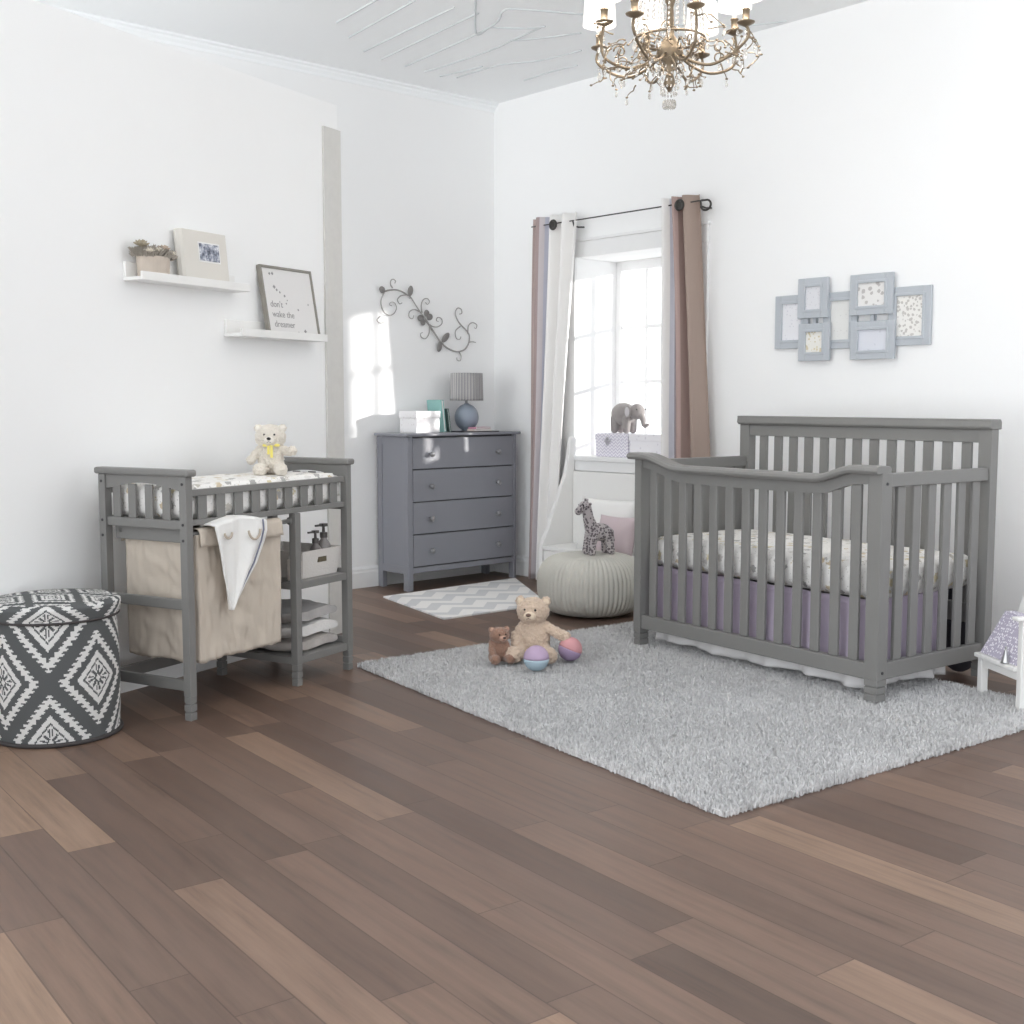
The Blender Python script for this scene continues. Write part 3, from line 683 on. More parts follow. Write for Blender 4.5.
# ------------------------------------------------------------------ collage frame on the right wall
cf = thing('collage_frame', 'cluster of seven joined blue grey picture frames on the right wall above the crib', 'picture frame', (XR, 3.45, 1.59))
FR = mat('blue_grey_frame', (184,189,195), .5, bump=.1, bscale=90)
arts = [art('art_birch', (232,232,236), (200,200,210), 60, .2), art('art_plain', (226,226,224), (205,205,205), 50, .15), art('art_branch', (236,234,230), (176,170,166), 55, .42), art('art_lines', (222,222,226), (190,188,196), 70, .2), art('art_flower', (236,234,228), (200,184,140), 60, .42), art('art_bird', (232,230,228), (168,162,160), 38, .42), art('art_mist', (218,220,228), (200,202,212), 30, .2)]
def pframe(ya, yb, za, zb, dep, am, bw=.042):
    ya, yb = min(ya, yb)-3.45, max(ya, yb)-3.45; za, zb = za-1.59, zb-1.59
    m = MB(); x1 = -dep; x0 = x1+.018
    for (p, q, r_, t_) in ((ya, ya+bw, za, zb), (yb-bw, yb, za, zb), (ya+bw, yb-bw, za, za+bw), (ya+bw, yb-bw, zb-bw, zb)): m.box(x1, x0, p, q, r_, t_)
    ib = bw*.72
    for (p, q, r_, t_) in ((ya+ib, ya+bw+.003, za+ib, zb-ib), (yb-bw-.003, yb-ib, za+ib, zb-ib), (ya+bw, yb-bw, za+ib, za+bw+.003), (ya+bw, yb-bw, zb-bw-.003, zb-ib)): m.box(x1-.004, x1+.002, p, q, r_, t_)
    f_ = m.build('photo_frame', FR, cf, bevel=.003)
    MB().box(x1+.010, x0-.002, ya+bw, yb-bw, za+bw, zb-bw).build('picture', am, f_)
pframe(3.900, 3.69, 1.453, 1.733, .022, arts[0]); pframe(3.60, 3.40, 1.444, 1.732, .022, arts[1]); pframe(3.225, 2.996, 1.447, 1.733, .022, arts[2])
pframe(3.742, 3.560, 1.605, 1.812, .045, arts[3]); pframe(3.733, 3.544, 1.384, 1.578, .045, arts[4]); pframe(3.430, 3.190, 1.605, 1.808, .045, arts[5]); pframe(3.422, 3.174, 1.384, 1.575, .045, arts[6])
for y_ in (.19, -.15): MB().box(-.0265, -.001, y_, y_+.02, -.18, .18).build('backing_bar', FR, cf)

# ------------------------------------------------------------------ curtains
rod = thing('curtain_rod', 'thin dark iron curtain rod with curled end above the window', 'curtain rod', (5.32, 4.9, 2.285))
MB().tube([(0, .84, 0), (0, -.55, 0)], .004, 8).build('rod', IRON, rod, smooth=True)
sp = [(-.0, -.55-.0, 0)]+[(0, -.58-.035*math.sin(t*1.0)*1.0, .0-.028+.028*math.cos(t)) for t in [i*.35 for i in range(1, 14)]]
m = MB(); m.tube(sp, .006, 8); m.build('finial', IRON, rod, smooth=True)
m = MB()
for y_ in (.465, -.54): m.tube([(.0, y_, 0), (.01, y_, -.03), (.05, y_, -.035), (.0995, y_, -.03)], .005, 8)
m.build('bracket', IRON, rod, smooth=True)
LC = curtain_mat('left_curtain_stripes', [(0, (176,158,154)), (.12, (194,178,174)), (.19, (164,146,144)), (.26, (198,190,192)), (.32, (180,180,192)), (.40, (208,208,216)), (.47, (238,236,234))])
RC = curtain_mat('right_curtain_stripes', [(0, (158,140,130)), (.42, (150,128,122)), (.52, (180,156,150)), (.60, (146,124,122)), (.66, (196,176,172)), (.71, (150,140,146)), (.76, (200,201,210)), (.82, (236,234,232))])
def curtain(name, label, m_, yo, yi, yo_b, yi_b, ztop, nf, amp, grom, flip, mids=()):
    t = thing(name, label, 'curtain', (5.32, (yo+yi)/2, 0)); yc = (yo+yi)/2
    nu, nv = 90, 40; uv = []
    def P(u, v):
        vv = 1-v  # v=0 top
        k = v**.8
        a_ = yo+(yo_b-yo)*k; b_ = yi+(yi_b-yi)*v
        y = a_+(b_-a_)*u+.006*math.sin(v*6+u*5)
        x = amp*(1-.25*v)*math.sin(2*PI*nf*(u**1.15)+.6+.5*v)+.006*math.sin(u*31+v*3)
        z = ztop-(ztop-.012)*v
        uv.append((u, v)); return (x, y-yc, z)
    m = MB(); m.grid(P, nu, nv)
    m.build('panel', m_, t, smooth=True, solid=.003, uv=uv)
    g = MB()
    for yg in grom: 
        g.torus((-amp-.008, yg-yc, 2.27), .026, .008, 'x', 20, 8); g.lathe([(.0185, -.002), (.0185, .002)], 16, (0, 0, 0)); 
        nn = 16*2
        for k in range(len(g.v)-nn, len(g.v)): v_ = g.v[k]; g.v[k] = (-amp-.007+v_[2], yg-yc+v_[0], 2.27+v_[1])
    g.build('grommet', IRON, t, smooth=False)
    return t
curtain('striped_curtain', 'left curtain, mostly white with lavender and mauve edge stripes, beside the dresser', LC, 5.745, 5.33, 5.79, 5.52, 2.335, 3.5, .032, (5.50,), False)
curtain('striped_curtain', 'right curtain, taupe with mauve folds and white inner edge, behind the crib', RC, 4.385, 4.64, 4.245, 4.61, 2.325, 3, .034, (4.475,), True)

# ------------------------------------------------------------------ wall ledges
def Lx(s_, off=0): c_, q = math.cos(PY), math.sin(PY); return (PO[0]+s_*c_+off*q, PO[1]+s_*q-off*c_)
def ledge(s0, z0, ln, label):
    x, y = Lx(s0); t = thing('picture_ledge', label, 'shelf', (x, y, z0), PY)
    MB().box(0, ln, -.095, -.001, 0, .014).build('shelf_board', WHITEP, t, bevel=.002)
    MB().box(0, ln, -.016, -.001, .0145, .075).build('back_board', WHITEP, t, bevel=.002)
    MB().box(0, ln, -.106, -.0955, 0, .034).build('front_lip', WHITEP, t, bevel=.002)
    return t
ledge(0.0, 1.652, .63, 'upper white picture ledge holding the plant pot and photo album')
ledge(.57, 1.458, .60, 'lower white picture ledge holding the slanted quote frame')
x, y = Lx(.40, .066)
al = thing('photo_album', 'cream linen photo album standing on the upper ledge with small photo window', 'photo album', (x, y, 1.6665), PY)
LIN = mat('cream_linen', (222,218,211), .9, bump=.2, bscale=300)
rt = Matrix.Rotation(-.10, 3, 'X')
m = MB()
m.box(-.125, .135, -.008, -.001, 0, .222, rt); m.box(-.125, .135, .029, .036, 0, .222, rt)
m.prism([(-.125, -.008), (-.136, .0), (-.142, .014), (-.136, .028), (-.125, .036)], 'z', 0, .222); m.v[-10:] = [tuple(rt @ Vector(v)) for v in m.v[-10:]]
m.build('album_cover', LIN, al, bevel=.002)
MB().box(-.12, .131, 0, .028, .004, .218, rt).build('pages', WHITEC, al)
MB().box(-.040, .089, -.0095, -.0082, .092, .176, rt).build('photo_border', WHITEP, al)
MB().box(-.034, .083, -.0108, -.0098, .098, .170, rt).build('photo', photo_bw('bw_photo'), al)
x, y = Lx(.11, .056)
pp = thing('succulent_pot', 'pale wooden pot of grey moss and cream rosettes on the upper ledge', 'plant pot', (x, y, 1.6665), PY)
WD = mat('whitewashed_wood', (198,186,174), .8, vary=.18, vscale=25)
MB().lathe([(.001, 0), (.040, 0), (.043, .003), (.046, .055), (.046, .066), (.042, .067), (.042, .055), (.001, .055)], 28).build('pot', WD, pp, smooth=False)
o = pp.children[0]; o.scale = (1.5, .95, 1); pp.scale = (1.18, 1, 1.3)
m = MB()
for i in range(900):
    a_ = random.random()*2*PI; r = random.random()**.5; p = Vector((.088*r*math.cos(a_), .042*r*math.sin(a_), .062+.03*random.random()*(1-.5*r)))
    d_ = Vector((math.cos(a_)*r, math.sin(a_)*r*.6, .5+random.random()*.6)).normalized()
    m.tube([p, p+d_*.020+Vector((random.uniform(-.006, .006), 0, -.003))], [.0035, .001], 4)
m.build('moss', mat('grey_moss', (166,159,149), .95, vary=.3, vscale=40), pp)
for (px, py, pz, s_, cc) in ((-.060, -.01, .092, .030, 0), (-.045, -.034, .074, .022, 1), (0.0, -.03, .080, .020, 1), (.040, -.01, .088, .026, 2), (.062, -.028, .074, .020, 1), (.02, .01, .086, .020, 1)):
    m = MB()
    for ring, (n_, tl) in enumerate(((8, .35), (6, .7), (4, 1.1))):
        for k in range(n_):
            a_ = 2*PI*(k+.5*ring)/n_; R_ = Matrix.Rotation(a_, 3, 'Z') @ Matrix.Rotation(-tl, 3, 'Y'); c_ = R_ @ Vector((s_*(.6-.15*ring), 0, 0))
            m.ball((px+c_.x, py+c_.y*.8-.0, pz+c_.z), (s_*.5, s_*.3, s_*.12), 8, 5, rot=R_)
    m.build('rosette', (mat('olive_tan_rosette', (168,158,138), .8), mat('cream_rosette', (214,206,192), .8), mat('blush_rosette', (196,176,158), .8))[cc], pp, smooth=True)
x, y = Lx(.975, .075)
qf = thing('quote_frame', 'grey framed quote print leaning on the lower ledge with script lettering', 'picture frame', (x, y, 1.4735), PY)
rt = Matrix.Rotation(-.16, 3, 'X')
GW = mat('weathered_grey_wood', (142,138,130), .8, vary=.15, vscale=30)
# the frame slants along the wall like in the photograph: it stands askew on one corner
sh = Matrix(((1, 0, -.34), (0, 1, 0), (0, 0, 1)))
RR = rt
FW, FH = .185, .325
m = MB()
def fbx(m, *a_):
    n0 = len(m.v); m.box(*a_); 
    return m
for q in ((-FW, -FW+.012, 0, .024, 0, FH), (FW-.012, FW, 0, .024, 0, FH), (-FW+.012, FW-.012, 0, .024, 0, .010), (-FW+.012, FW-.012, 0, .024, FH-.012, FH)): m.box(*q)
TF = Matrix.Rotation(-.17, 3, 'X')
def tfm(m): m.v = [tuple(TF @ (Vector(v))) for v in m.v]; return m
tfm(m).build('frame', GW, qf, bevel=.002)
PAP = mat('quote_paper', (226,224,223), .7)
tfm(MB().box(-FW+.012, FW-.012, .006, .020, .010, FH-.012)).build('print', PAP, qf)
INK = mat('grey_ink', (150,148,148), .7)
for tx, lx, lz in (("don't", -.145, .134), ("wake the", -.140, .088), ("dreamer", -.135, .042)):
    o = text_mesh('lettering', tx, .042, INK, qf, tuple(TF @ Vector((lx, .0052, lz))), (PI/2-.17, 0, 0), .0004)
m = MB()
for (px, pz, r_) in ((-.12, .288, .006), (-.10, .29, .007), (-.10, .228, .008), (-.085, .215, .006), (-.065, .205, .005), (-.035, .19, .006), (.05, .13, .005), (.03, .02, .006), (.08, .03, .008), (-.03, .155, .004), (-.02, .17, .003), (.13, .16, .004)):
    m.box(px-r_, px+r_, .0045, .0058, pz-r_*.4, pz+r_*.4); m.box(px-r_*.4, px+r_*.4, .0045, .0058, pz-r_, pz+r_)
tfm(m).build('printed_motif', INK, qf)

# ------------------------------------------------------------------ pouf
pf = (4.735, 4.615)
def rib(a_, z): return 1+.034*abs(math.sin(a_*34))-.02
prof = []
for i in range(33):
    t = -PI/2+PI*i/32; r = .10+.20*abs(math.cos(t))**.62 if abs(math.cos(t)) > .02 else .10
    prof.append((r, .165+.165*math.copysign(abs(math.sin(t))**.85, math.sin(t))))
prof = [(.02, 0)]+prof+[(.02, .332)]
m = MB(); m.lathe(prof, 340, wob=rib)
po = m.build('knitted_pouf', mat('sage_grey_knit', (206,204,196), .95, bump=.5, bscale=250), None, smooth=True, loc=(pf[0], pf[1], .001))
tag(po, 'round ribbed knitted pouf in warm grey beside the crib', 'pouf')

# ------------------------------------------------------------------ pillows on the window seat
def pillow(name, label, m_, loc, w_, h_, t_, rz, rx):
    N = 20; m = MB()
    def g(sg):
        def f_(u, v):
            x = (u-.5)*w_; z = (v-.5)*h_; e = (1-abs(2*u-1)**3)*(1-abs(2*v-1)**3)
            pin = 1-.07*math.sin(PI*u)*(abs(2*v-1)**2)-.0; pin2 = 1-.07*math.sin(PI*v)*(abs(2*u-1)**2)
            return (x*pin2, sg*(t_/2*e**.55+.002), z*pin)
        return f_
    m.grid(g(1), N, N); m.grid(g(-1), N, N)
    a_ = (N+1)**2; rim = [i for i in range(N+1)]+[j_*(N+1)+N for j_ in range(1, N+1)]+[N*(N+1)+i for i in range(N-1, -1, -1)]+[j_*(N+1) for j_ in range(N-1, 0, -1)]
    m.f += [(rim[i], rim[(i+1) % len(rim)], a_+rim[(i+1) % len(rim)], a_+rim[i]) for i in range(len(rim))]; m.mi += [0]*len(rim)
    o = m.build(name, m_, None, smooth=True, loc=loc); o.rotation_euler = (rx, 0, rz)
    return tag(o, label, 'pillow', 'pillows on the window seat')
pillow('throw_pillow', 'white throw pillow leaning on the window seat behind the giraffe', WHITEC, (5.235, 4.97, .430), .42, .32, .12, PI/2+.15+PI, -.2)
pillow('throw_pillow', 'pale pink throw pillow half hidden between pouf and crib on the window seat', mat('blush_cotton', (206,190,194), .95, bump=.15, bscale=200), (5.12, 4.79, .385), .28, .24, .10, PI/2+.05+PI, -.22)

# ------------------------------------------------------------------ plush toys
def limb(m, pts, rs, n_=7):
    P = [Vector(p) for p in pts]
    for i in range(len(P)-1):
        for k in range(n_): t = k/n_; m.ball(P[i].lerp(P[i+1], t), rs[i]+(rs[i+1]-rs[i])*t, 14, 10)
    m.ball(P[-1], rs[-1], 14, 10)
def bear(name, label, loc, rz, s, furm, muzm, pose, nosem, eyem, vox=.004, hr=0):
    t = thing(name, label, 'teddy bear', loc, rz)
    S_ = lambda p: tuple(q*s for q in p)
    m = MB(); H_ = pose.get('head', (0, -.01, .235))
    hx, hy, hz = H_; hs = pose.get('hs', 1)
    m.ball(S_((0, 0, .09)), S_((.078, .068, .09)), 20, 14); m.ball(S_((0, 0, .145)), S_((.06, .052, .06)), 20, 14)
    m.ball(S_(H_), S_((.080*hs, .066*hs, .066*hs)), 20, 14)
    for sx in (-1, 1): m.ball(S_((hx+sx*.062*hs, hy+.008, hz+.046*hs)), S_((.025, .014, .025)), 14, 10)
    for sx, key in ((-1, 'armL'), (1, 'armR')):
        limb(m, [S_((sx*.05, -.005, .16))]+[S_(p) for p in pose[key]], [.026*s]+[.025*s]*(len(pose[key])-1)+[.028*s])
    for sx, key in ((-1, 'legL'), (1, 'legR')):
        limb(m, [S_((sx*.045, -.01, .042))]+[S_(p) for p in pose[key]], [.038*s]+[.034*s]*(len(pose[key])-1)+[.040*s])
    m.build('body', furm, t, remesh=vox, disp=.016*s, dscale=.011*s, smooth=True)
    hd = pose.get('turn', 0); R_ = Matrix.Rotation(hd, 3, 'Z')
    def onh(dx, dy, dz): v = R_ @ Vector((dx*hs, dy*hs, dz*hs)); return ((hx+v.x)*s, (hy+v.y)*s, (hz+v.z)*s)
    MB().ball(onh(0, -.066, -.016), S_((.030, .026, .023)), 16, 12).build('muzzle', muzm, t, smooth=True)
    MB().ball(onh(0, -.092, -.006), S_((.013, .008, .009)), 12, 8).build('nose', nosem, t, smooth=True)
    for sx in (-1, 1): MB().ball(onh(sx*.026, -.061, .014), S_((.006, .005, .006)), 10, 8).build('eye', eyem, t, smooth=True)
    MB().tube([onh(-.010, -.090, -.026), onh(0, -.093, -.021), onh(.010, -.090, -.026)], .0016*s, 6).build('mouth', nosem, t)
    for sx in (-1, 1): MB().ball(((hx+sx*.063*hs)*s, (hy-.006)*s, (hz+.046*hs)*s), S_((.016, .006, .016)), 12, 8).build('inner_ear', muzm, t, smooth=True)
    return t
BLK = mat('black_plastic_eye', (30,26,26), .25)
TANF = mat('beige_plush', (208,186,166), .95, sheen=.4, bump=.8, bscale=120, vary=.12, vscale=60); TANM = mat('light_beige_plush', (224,206,184), .95, sheen=.3, bump=.4, bscale=150)
BRF = mat('brown_plush', (150,116,98), .95, sheen=.4, bump=.8, bscale=150, vary=.15, vscale=70); BRM = mat('pale_brown_plush', (186,150,132), .95, sheen=.3, bump=.4, bscale=150)
CRF = mat('cream_plush', (232,224,212), .95, sheen=.4, bump=.8, bscale=140, vary=.07, vscale=60); CRM = mat('ivory_plush', (240,234,224), .95, sheen=.3, bump=.4, bscale=150)
RZ = .035
CAMF = math.atan2(-.744, -.668)+PI/2   # rotation making local -Y face the camera
face = lambda x, y: math.atan2(x, -y)+PI  # rotation making local -Y point from (x, y) to the origin
b1 = (3.592, 3.855)
bear('teddy_bear', 'large beige teddy bear sitting on the rug with one arm out over a ball', (b1[0], b1[1], RZ), face(*b1)-.12, .92, TANF, TANM,
     dict(head=(-.004, -.012, .232), turn=-.12, armL=[(-.085, -.03, .11), (-.078, -.065, .06)], armR=[(.10, -.02, .135), (.155, -.045, .115)], legL=[(-.065, -.09, .038), (-.078, -.14, .042)], legR=[(.07, -.09, .038), (.088, -.14, .042)]), mat('brown_nose', (112,88,76), .6), BLK)
b2 = (3.418, 3.90)
bear('teddy_bear', 'small brown teddy bear sitting left of the large beige bear', (b2[0], b2[1], RZ), face(*b2)+.30, .56, BRF, BRM,
     dict(head=(.004, -.02, .215), turn=.15, armL=[(-.07, -.05, .11), (-.065, -.08, .075)], armR=[(.07, -.05, .11), (.065, -.08, .08)], legL=[(-.055, -.09, .04), (-.062, -.13, .045)], legR=[(.055, -.09, .04), (.062, -.13, .045)]), mat('dark_nose', (74,54,50), .5), BLK, .0035)
tx_, ty_, _ = T2W(.70, .195)
cb = bear('teddy_bear', 'cream teddy bear with yellow ribbon sitting on the changing pad', (tx_, ty_, .868), face(tx_, ty_)-.05, .70, CRF, CRM,
     dict(hs=1.15, head=(0, -.014, .226), turn=-.05, armL=[(-.09, -.02, .125), (-.115, -.04, .09)], armR=[(.095, -.03, .14), (.13, -.05, .145)], legL=[(-.055, -.09, .036), (-.062, -.12, .036)], legR=[(.055, -.09, .036), (.062, -.12, .036)]), BLK, BLK, .003)
YEL = mat('yellow_satin', (240,226,120), .4)
m = MB(); s_ = .70
m.tube([(.052*s_*math.cos(a_), (-.008+.050*math.sin(a_))*s_, (.183-.006*math.sin(a_))*s_) for a_ in [i*2*PI/24 for i in range(25)]], .0055, 6)
m.ball((.004, -.066*s_, .178*s_), (.008, .005, .007), 10, 8)
for sx in (-1, 1): m.ball((sx*.019+.004, -.066*s_, .182*s_), (.017, .004, .008), 12, 8, rot=Matrix.Rotation(sx*.25, 3, 'Y'))
m.box(0, .011, -.078*s_, -.074*s_, .105*s_, .178*s_)
m.box(-.012, -.002, -.078*s_, -.074*s_, .125*s_, .175*s_)
m.build('ribbon', YEL, cb, smooth=False)
# balls
def pball(label, loc, r, top, bot, rx, ry):
    t = thing('plush_ball', label, 'ball', loc, 0, 'soft two colour balls on the rug')
    for nm, m_, lo, hi in (('upper_half', top, 0, PI/2), ('lower_half', bot, PI/2, PI)):
        m = MB(); pr2 = [(r*math.sin(lo+(hi-lo)*i/10)+1e-4, r*math.cos(lo+(hi-lo)*i/10)) for i in range(11)]
        m.lathe(pr2, 28); rr = Matrix.Rotation(rx, 3, 'X') @ Matrix.Rotation(ry, 3, 'Y'); m.v = [tuple(rr @ Vector(v)) for v in m.v]
        m.build(nm, m_, t, smooth=True)
pball('lavender and sky blue plush ball in front of the beige bear', (3.428, 3.665, RZ+.052), .055, mat('orchid_fleece', (182,160,186), .95), mat('sky_fleece', (170,190,202), .95), 0, 0)
pball('coral and purple plush ball under the beige bear outstretched hand', (3.665, 3.70, RZ+.053), .053, mat('coral_fleece', (204,150,154), .95), mat('purple_fleece', (162,142,172), .95), .2, .35)

# giraffe
gf = thing('toy_giraffe', 'grey spotted plush giraffe standing on the knitted pouf', 'stuffed giraffe', (4.752, 4.575, .330), face(4.752, 4.575)-1.05)
m = MB(); GS = spots_mat()
m.ball((0, 0, .125), (.045, .075, .05), 20, 14)
for sx in (-1, 1):
    limb(m, [(sx*.022, -.045, .12), (sx*.028, -.06, .06), (sx*.030, -.062, .022)], [.030, .022, .024]); limb(m, [(sx*.022, .045, .12), (sx*.028, .055, .06), (sx*.030, .058, .022)], [.032, .022, .024])
limb(m, [(0, -.045, .14), (0, -.068, .20), (0, -.078, .262)], [.040, .031, .027])
m.ball((0, -.092, .272), (.030, .036, .029), 16, 12); limb(m, [(0, -.105, .262), (0, -.132, .244)], [.024, .021])
for sx in (-1, 1): m.ball((sx*.034, -.075, .285), (.016, .006, .010), 10, 8)
m.build('body', GS, gf, remesh=.004, smooth=True)
for sx in (-1, 1): MB().ball((sx*.025, -.114, .278), .0045, 8, 6).build('eye', BLK, gf, smooth=True)
MB().tube([(0, .075, .13), (0, .09, .10), (0, .092, .07)], [.006, .005, .008], 8).build('tail', GS, gf, smooth=True)
for sx in (-1, 1): m = MB(); m.tube([(sx*.01, -.083, .29), (sx*.012, -.081, .312)], [.005, .006], 8); m.build('horn', GS, gf, smooth=True)

# gift box, its sunlit half built as a paler box, and elephant on the sill
SZ = WZ0+.0285
g = thing('gift_box', 'lavender zigzag patterned gift box with small bow on the window sill', 'gift box', (5.50, 5.125, SZ))
LV = lav_chevron(); PW = art('sunlit_gift_paper', (242,240,244), (218,214,222), 30, .2)
MB().box(-.07, .07, -.138, .138, 0, .105).build('box_body', LV, g, bevel=.002); MB().box(-.073, .073, -.141, .141, .1055, .145).build('box_lid', LV, g, bevel=.002)
m = MB()
for i in range(6): a_ = i*PI/3; m.ball((-.078, .03+.017*math.cos(a_), .098+.017*math.sin(a_)), (.004, .015, .006), 8, 6, rot=Matrix.Rotation(-a_+PI/2*0, 3, 'X') @ Matrix.Rotation(0, 3, 'Y'))
m.ball((-.079, .03, .098), .006, 8, 6); m.build('bow', mat('silver_ribbon', (196,194,200), .35, .4), g, smooth=True)
g2 = thing('gift_box', 'sunlit right half of the lavender gift box, painted white, on the window sill', 'gift box', (5.50, 4.838, SZ))
MB().box(-.07, .07, -.138, .138, 0, .105).build('box_body', PW, g2, bevel=.002); MB().box(-.073, .073, -.141, .141, .1055, .145).build('box_lid', PW, g2, bevel=.002)  # sunlight on this half of the box is put into the paper colour
el = thing('toy_elephant', 'grey plush elephant standing on the gift box in the window', 'stuffed elephant', (5.50, 5.055, SZ+.146), 0)
EG = mat('grey_plush', (158,152,150), .95, sheen=.3, bump=.5, bscale=150, vary=.08, vscale=30)
m = MB(); m.ball((0, .035, .120), (.060, .092, .070), 20, 14)
for sx in (-1, 1):
    for yy in (-.015, .085): limb(m, [(sx*.028, yy, .09), (sx*.030, yy, .024)], [.028, .025])
m.ball((0, -.075, .135), (.048, .05, .05), 18, 12)
limb(m, [(0, -.10, .125), (0, -.125, .085), (0, -.128, .055), (0, -.145, .045), (0, -.165, .055)], [.024, .017, .013, .011, .011])
m.build('body', EG, el, remesh=.004, smooth=True)
for sx in (-1, 1):
    e_ = MB().ball((sx*.052, -.045, .135), (.008, .036, .042), 16, 12, rot=Matrix.Rotation(sx*.25, 3, 'Z')).build('ear', EG, el, smooth=True)
    MB().ball((sx*.059, -.046, .134), (.004, .024, .030), 14, 10, rot=Matrix.Rotation(sx*.25, 3, 'Z')).build('ear_lining', mat('silver_lining', (206,202,204), .8), e_, smooth=True)
    MB().ball((sx*.040, -.108, .148), .004, 8, 6).build('eye', BLK, el, smooth=True)

# ------------------------------------------------------------------ rugs
A, B_, C_, D_ = Vector((2.655, 2.06, 0)), Vector((4.52, 1.875, 0)), Vector((4.74, 4.17, 0)), Vector((2.985, 4.33, 0))
rug = thing('shag_rug', 'large silver grey shag rug under the crib and toys', 'rug', (A.x, A.y, 0))
bl = lambda u, v: (A*(1-u)*(1-v)+B_*u*(1-v)+C_*u*v+D_*(1-u)*v)-A
m = MB(); P = [bl(u, v) for u, v in ((0, 0), (1, 0), (1, 1), (0, 1))]
m.add([(p.x, p.y, .001) for p in P]+[(p.x, p.y, .014) for p in P], [(0, 1, 2, 3), (4, 5, 6, 7)]+[(i, (i+1) % 4, 4+(i+1) % 4, 4+i) for i in range(4)])
m.build('rug_backing', SHAG, rug)
N = 165000
u = rng.random(N)*1.012-.006; v = rng.random(N)*1.012-.006
AA, BB, CC, DD_ = [np.array([q.x-A.x, q.y-A.y]) for q in (A, B_, C_, D_)]
base = ((1-u)*(1-v))[:, None]*AA+(u*(1-v))[:, None]*BB+(u*v)[:, None]*CC+((1-u)*v)[:, None]*DD_
ang = rng.random(N)*2*PI; an2 = rng.random(N)*2*PI; ht = .012+.012*rng.random(N); le = .010*rng.random(N)+.002
wv = .0022
b0 = np.zeros((N, 3)); b0[:, :2] = base; b0[:, 2] = np.where((u < 0) | (u > 1) | (v < 0) | (v > 1), .001+.006*rng.random(N), .012)
side = np.stack([np.cos(ang)*wv, np.sin(ang)*wv, np.zeros(N)], 1)
tip = b0+np.stack([np.cos(an2)*le, np.sin(an2)*le, ht], 1); mid = b0+np.stack([np.cos(an2)*le*.3, np.sin(an2)*le*.3, ht*.65], 1)
V = np.stack([b0-side, b0+side, mid+side, mid-side, tip], 1).reshape(-1, 3)
idx = np.arange(N)*5
me = bpy.data.meshes.new('pile'); me.vertices.add(N*5); me.vertices.foreach_set('co', V.astype(np.float32).ravel())
loops = np.stack([idx, idx+1, idx+2, idx+3, idx+3, idx+2, idx+4], 1).ravel().astype(np.int32)
me.loops.add(len(loops)); me.loops.foreach_set('vertex_index', loops)
me.polygons.add(N*2); ls = np.stack([np.arange(N)*7, np.arange(N)*7+4], 1).ravel().astype(np.int32); lt = np.tile([4, 3], N).astype(np.int32)
me.polygons.foreach_set('loop_start', ls); me.polygons.foreach_set('loop_total', lt); me.update(); me.validate(); me.materials.append(SHAG)
o = bpy.data.objects.new('pile', me); COL.objects.link(o); o.parent = rug; o['kind'] = 'stuff'
o = MB().box(0, .93, 0, .86, .001, .010).build('chevron_rug', chevron_rug_mat(), None, bevel=.003)
q = [(3.985, 4.99), (4.735, 4.965), (5.26, 5.83), (4.17, 5.80)]
m = MB(); m.add([(a_-4.3, b_-5.3, .001) for a_, b_ in q]+[(a_-4.3, b_-5.3, .010) for a_, b_ in q], [(0, 1, 2, 3), (4, 5, 6, 7)]+[(i, (i+1) % 4, 4+(i+1) % 4, 4+i) for i in range(4)])
bpy.data.objects.remove(o)
o = m.build('chevron_rug', MATS['chevron_weave'], None, loc=(4.3, 5.3, 0)); tag(o, 'small white and pale grey chevron rug in front of the dresser', 'rug')

# ------------------------------------------------------------------ child's chair at the right edge
cc = thing('child_chair', 'low white wooden child chair with sloping back, cut by the right edge', 'chair', (4.362, 2.018, 0), math.atan2(.83, .55)-PI/2)
# local +y runs from front post to rear leg along the seat front edge, local -... +x = away from the crib
MB().box(-.012, .34, .016, .30, .162, .180).build('seat', WHITEP, cc, bevel=.004)
MB().box(.0301, .32, .260, .276, .12, .1615).build('seat_apron', WHITEP, cc); MB().box(.004, .016, .016, .2595, .13, .1615).build('seat_apron', WHITEP, cc)
MB().box(-.0, .03, -.015, .0155, .0, .36).build('arm_post', WHITEP, cc, bevel=.004)
MB().box(-.025, .30, -.02, .02, .3605, .374).build('arm_rest', WHITEP, cc, bevel=.004)
for x_, y_ in ((0, .26), (.29, .26), (.29, .02)): MB().box(x_, x_+.03, y_, y_+.03, 0, .1615).build('leg', WHITEP, cc, bevel=.003)
rb_ = Matrix.Rotation(.30, 3, 'Y')
def bx(a0, a1, b0, b1, c0, c1): m = MB(); m.box(a0, a1, b0, b1, c0, c1, rb_); m.v = [(v[0]+.13, v[1], v[2]+.188) for v in m.v]; return m
m = bx(0, .018, .27, .31, 0, .52); k = bx(0, .018, -.03, .01, 0, .52); m.add(k.v, k.f); k = bx(0, .018, .01, .27, .46, .52); m.add(k.v, k.f); m.build('back_frame', WHITEP, cc, bevel=.003)
bx(.005, .012, .0105, .2695, 0, .459).build('back_panel', mat('pale_lavender_board', (214,212,226), .6), cc)
cx_, cy_ = cc.location.x, cc.location.y; th = cc.rotation_euler.z
def CW(x, y, z): return (cx_+x*math.cos(th)-y*math.sin(th), cy_+x*math.sin(th)+y*math.cos(th), z)
m = MB()
def gb(u, v):
    P_ = [(-.055, -.13), (.045, -.13), (.045, .135), (-.055, .135)]; t = u*4; i = int(t) % 4; f_ = t-int(t); p, q = P_[i], P_[(i+1) % 4]
    x = p[0]+(q[0]-p[0])*f_; y = p[1]+(q[1]-p[1])*f_; k = 1-.45*v
    return (x*(1-.6*v)+.060*v, y*(1-.10*v), .165*v+.002)
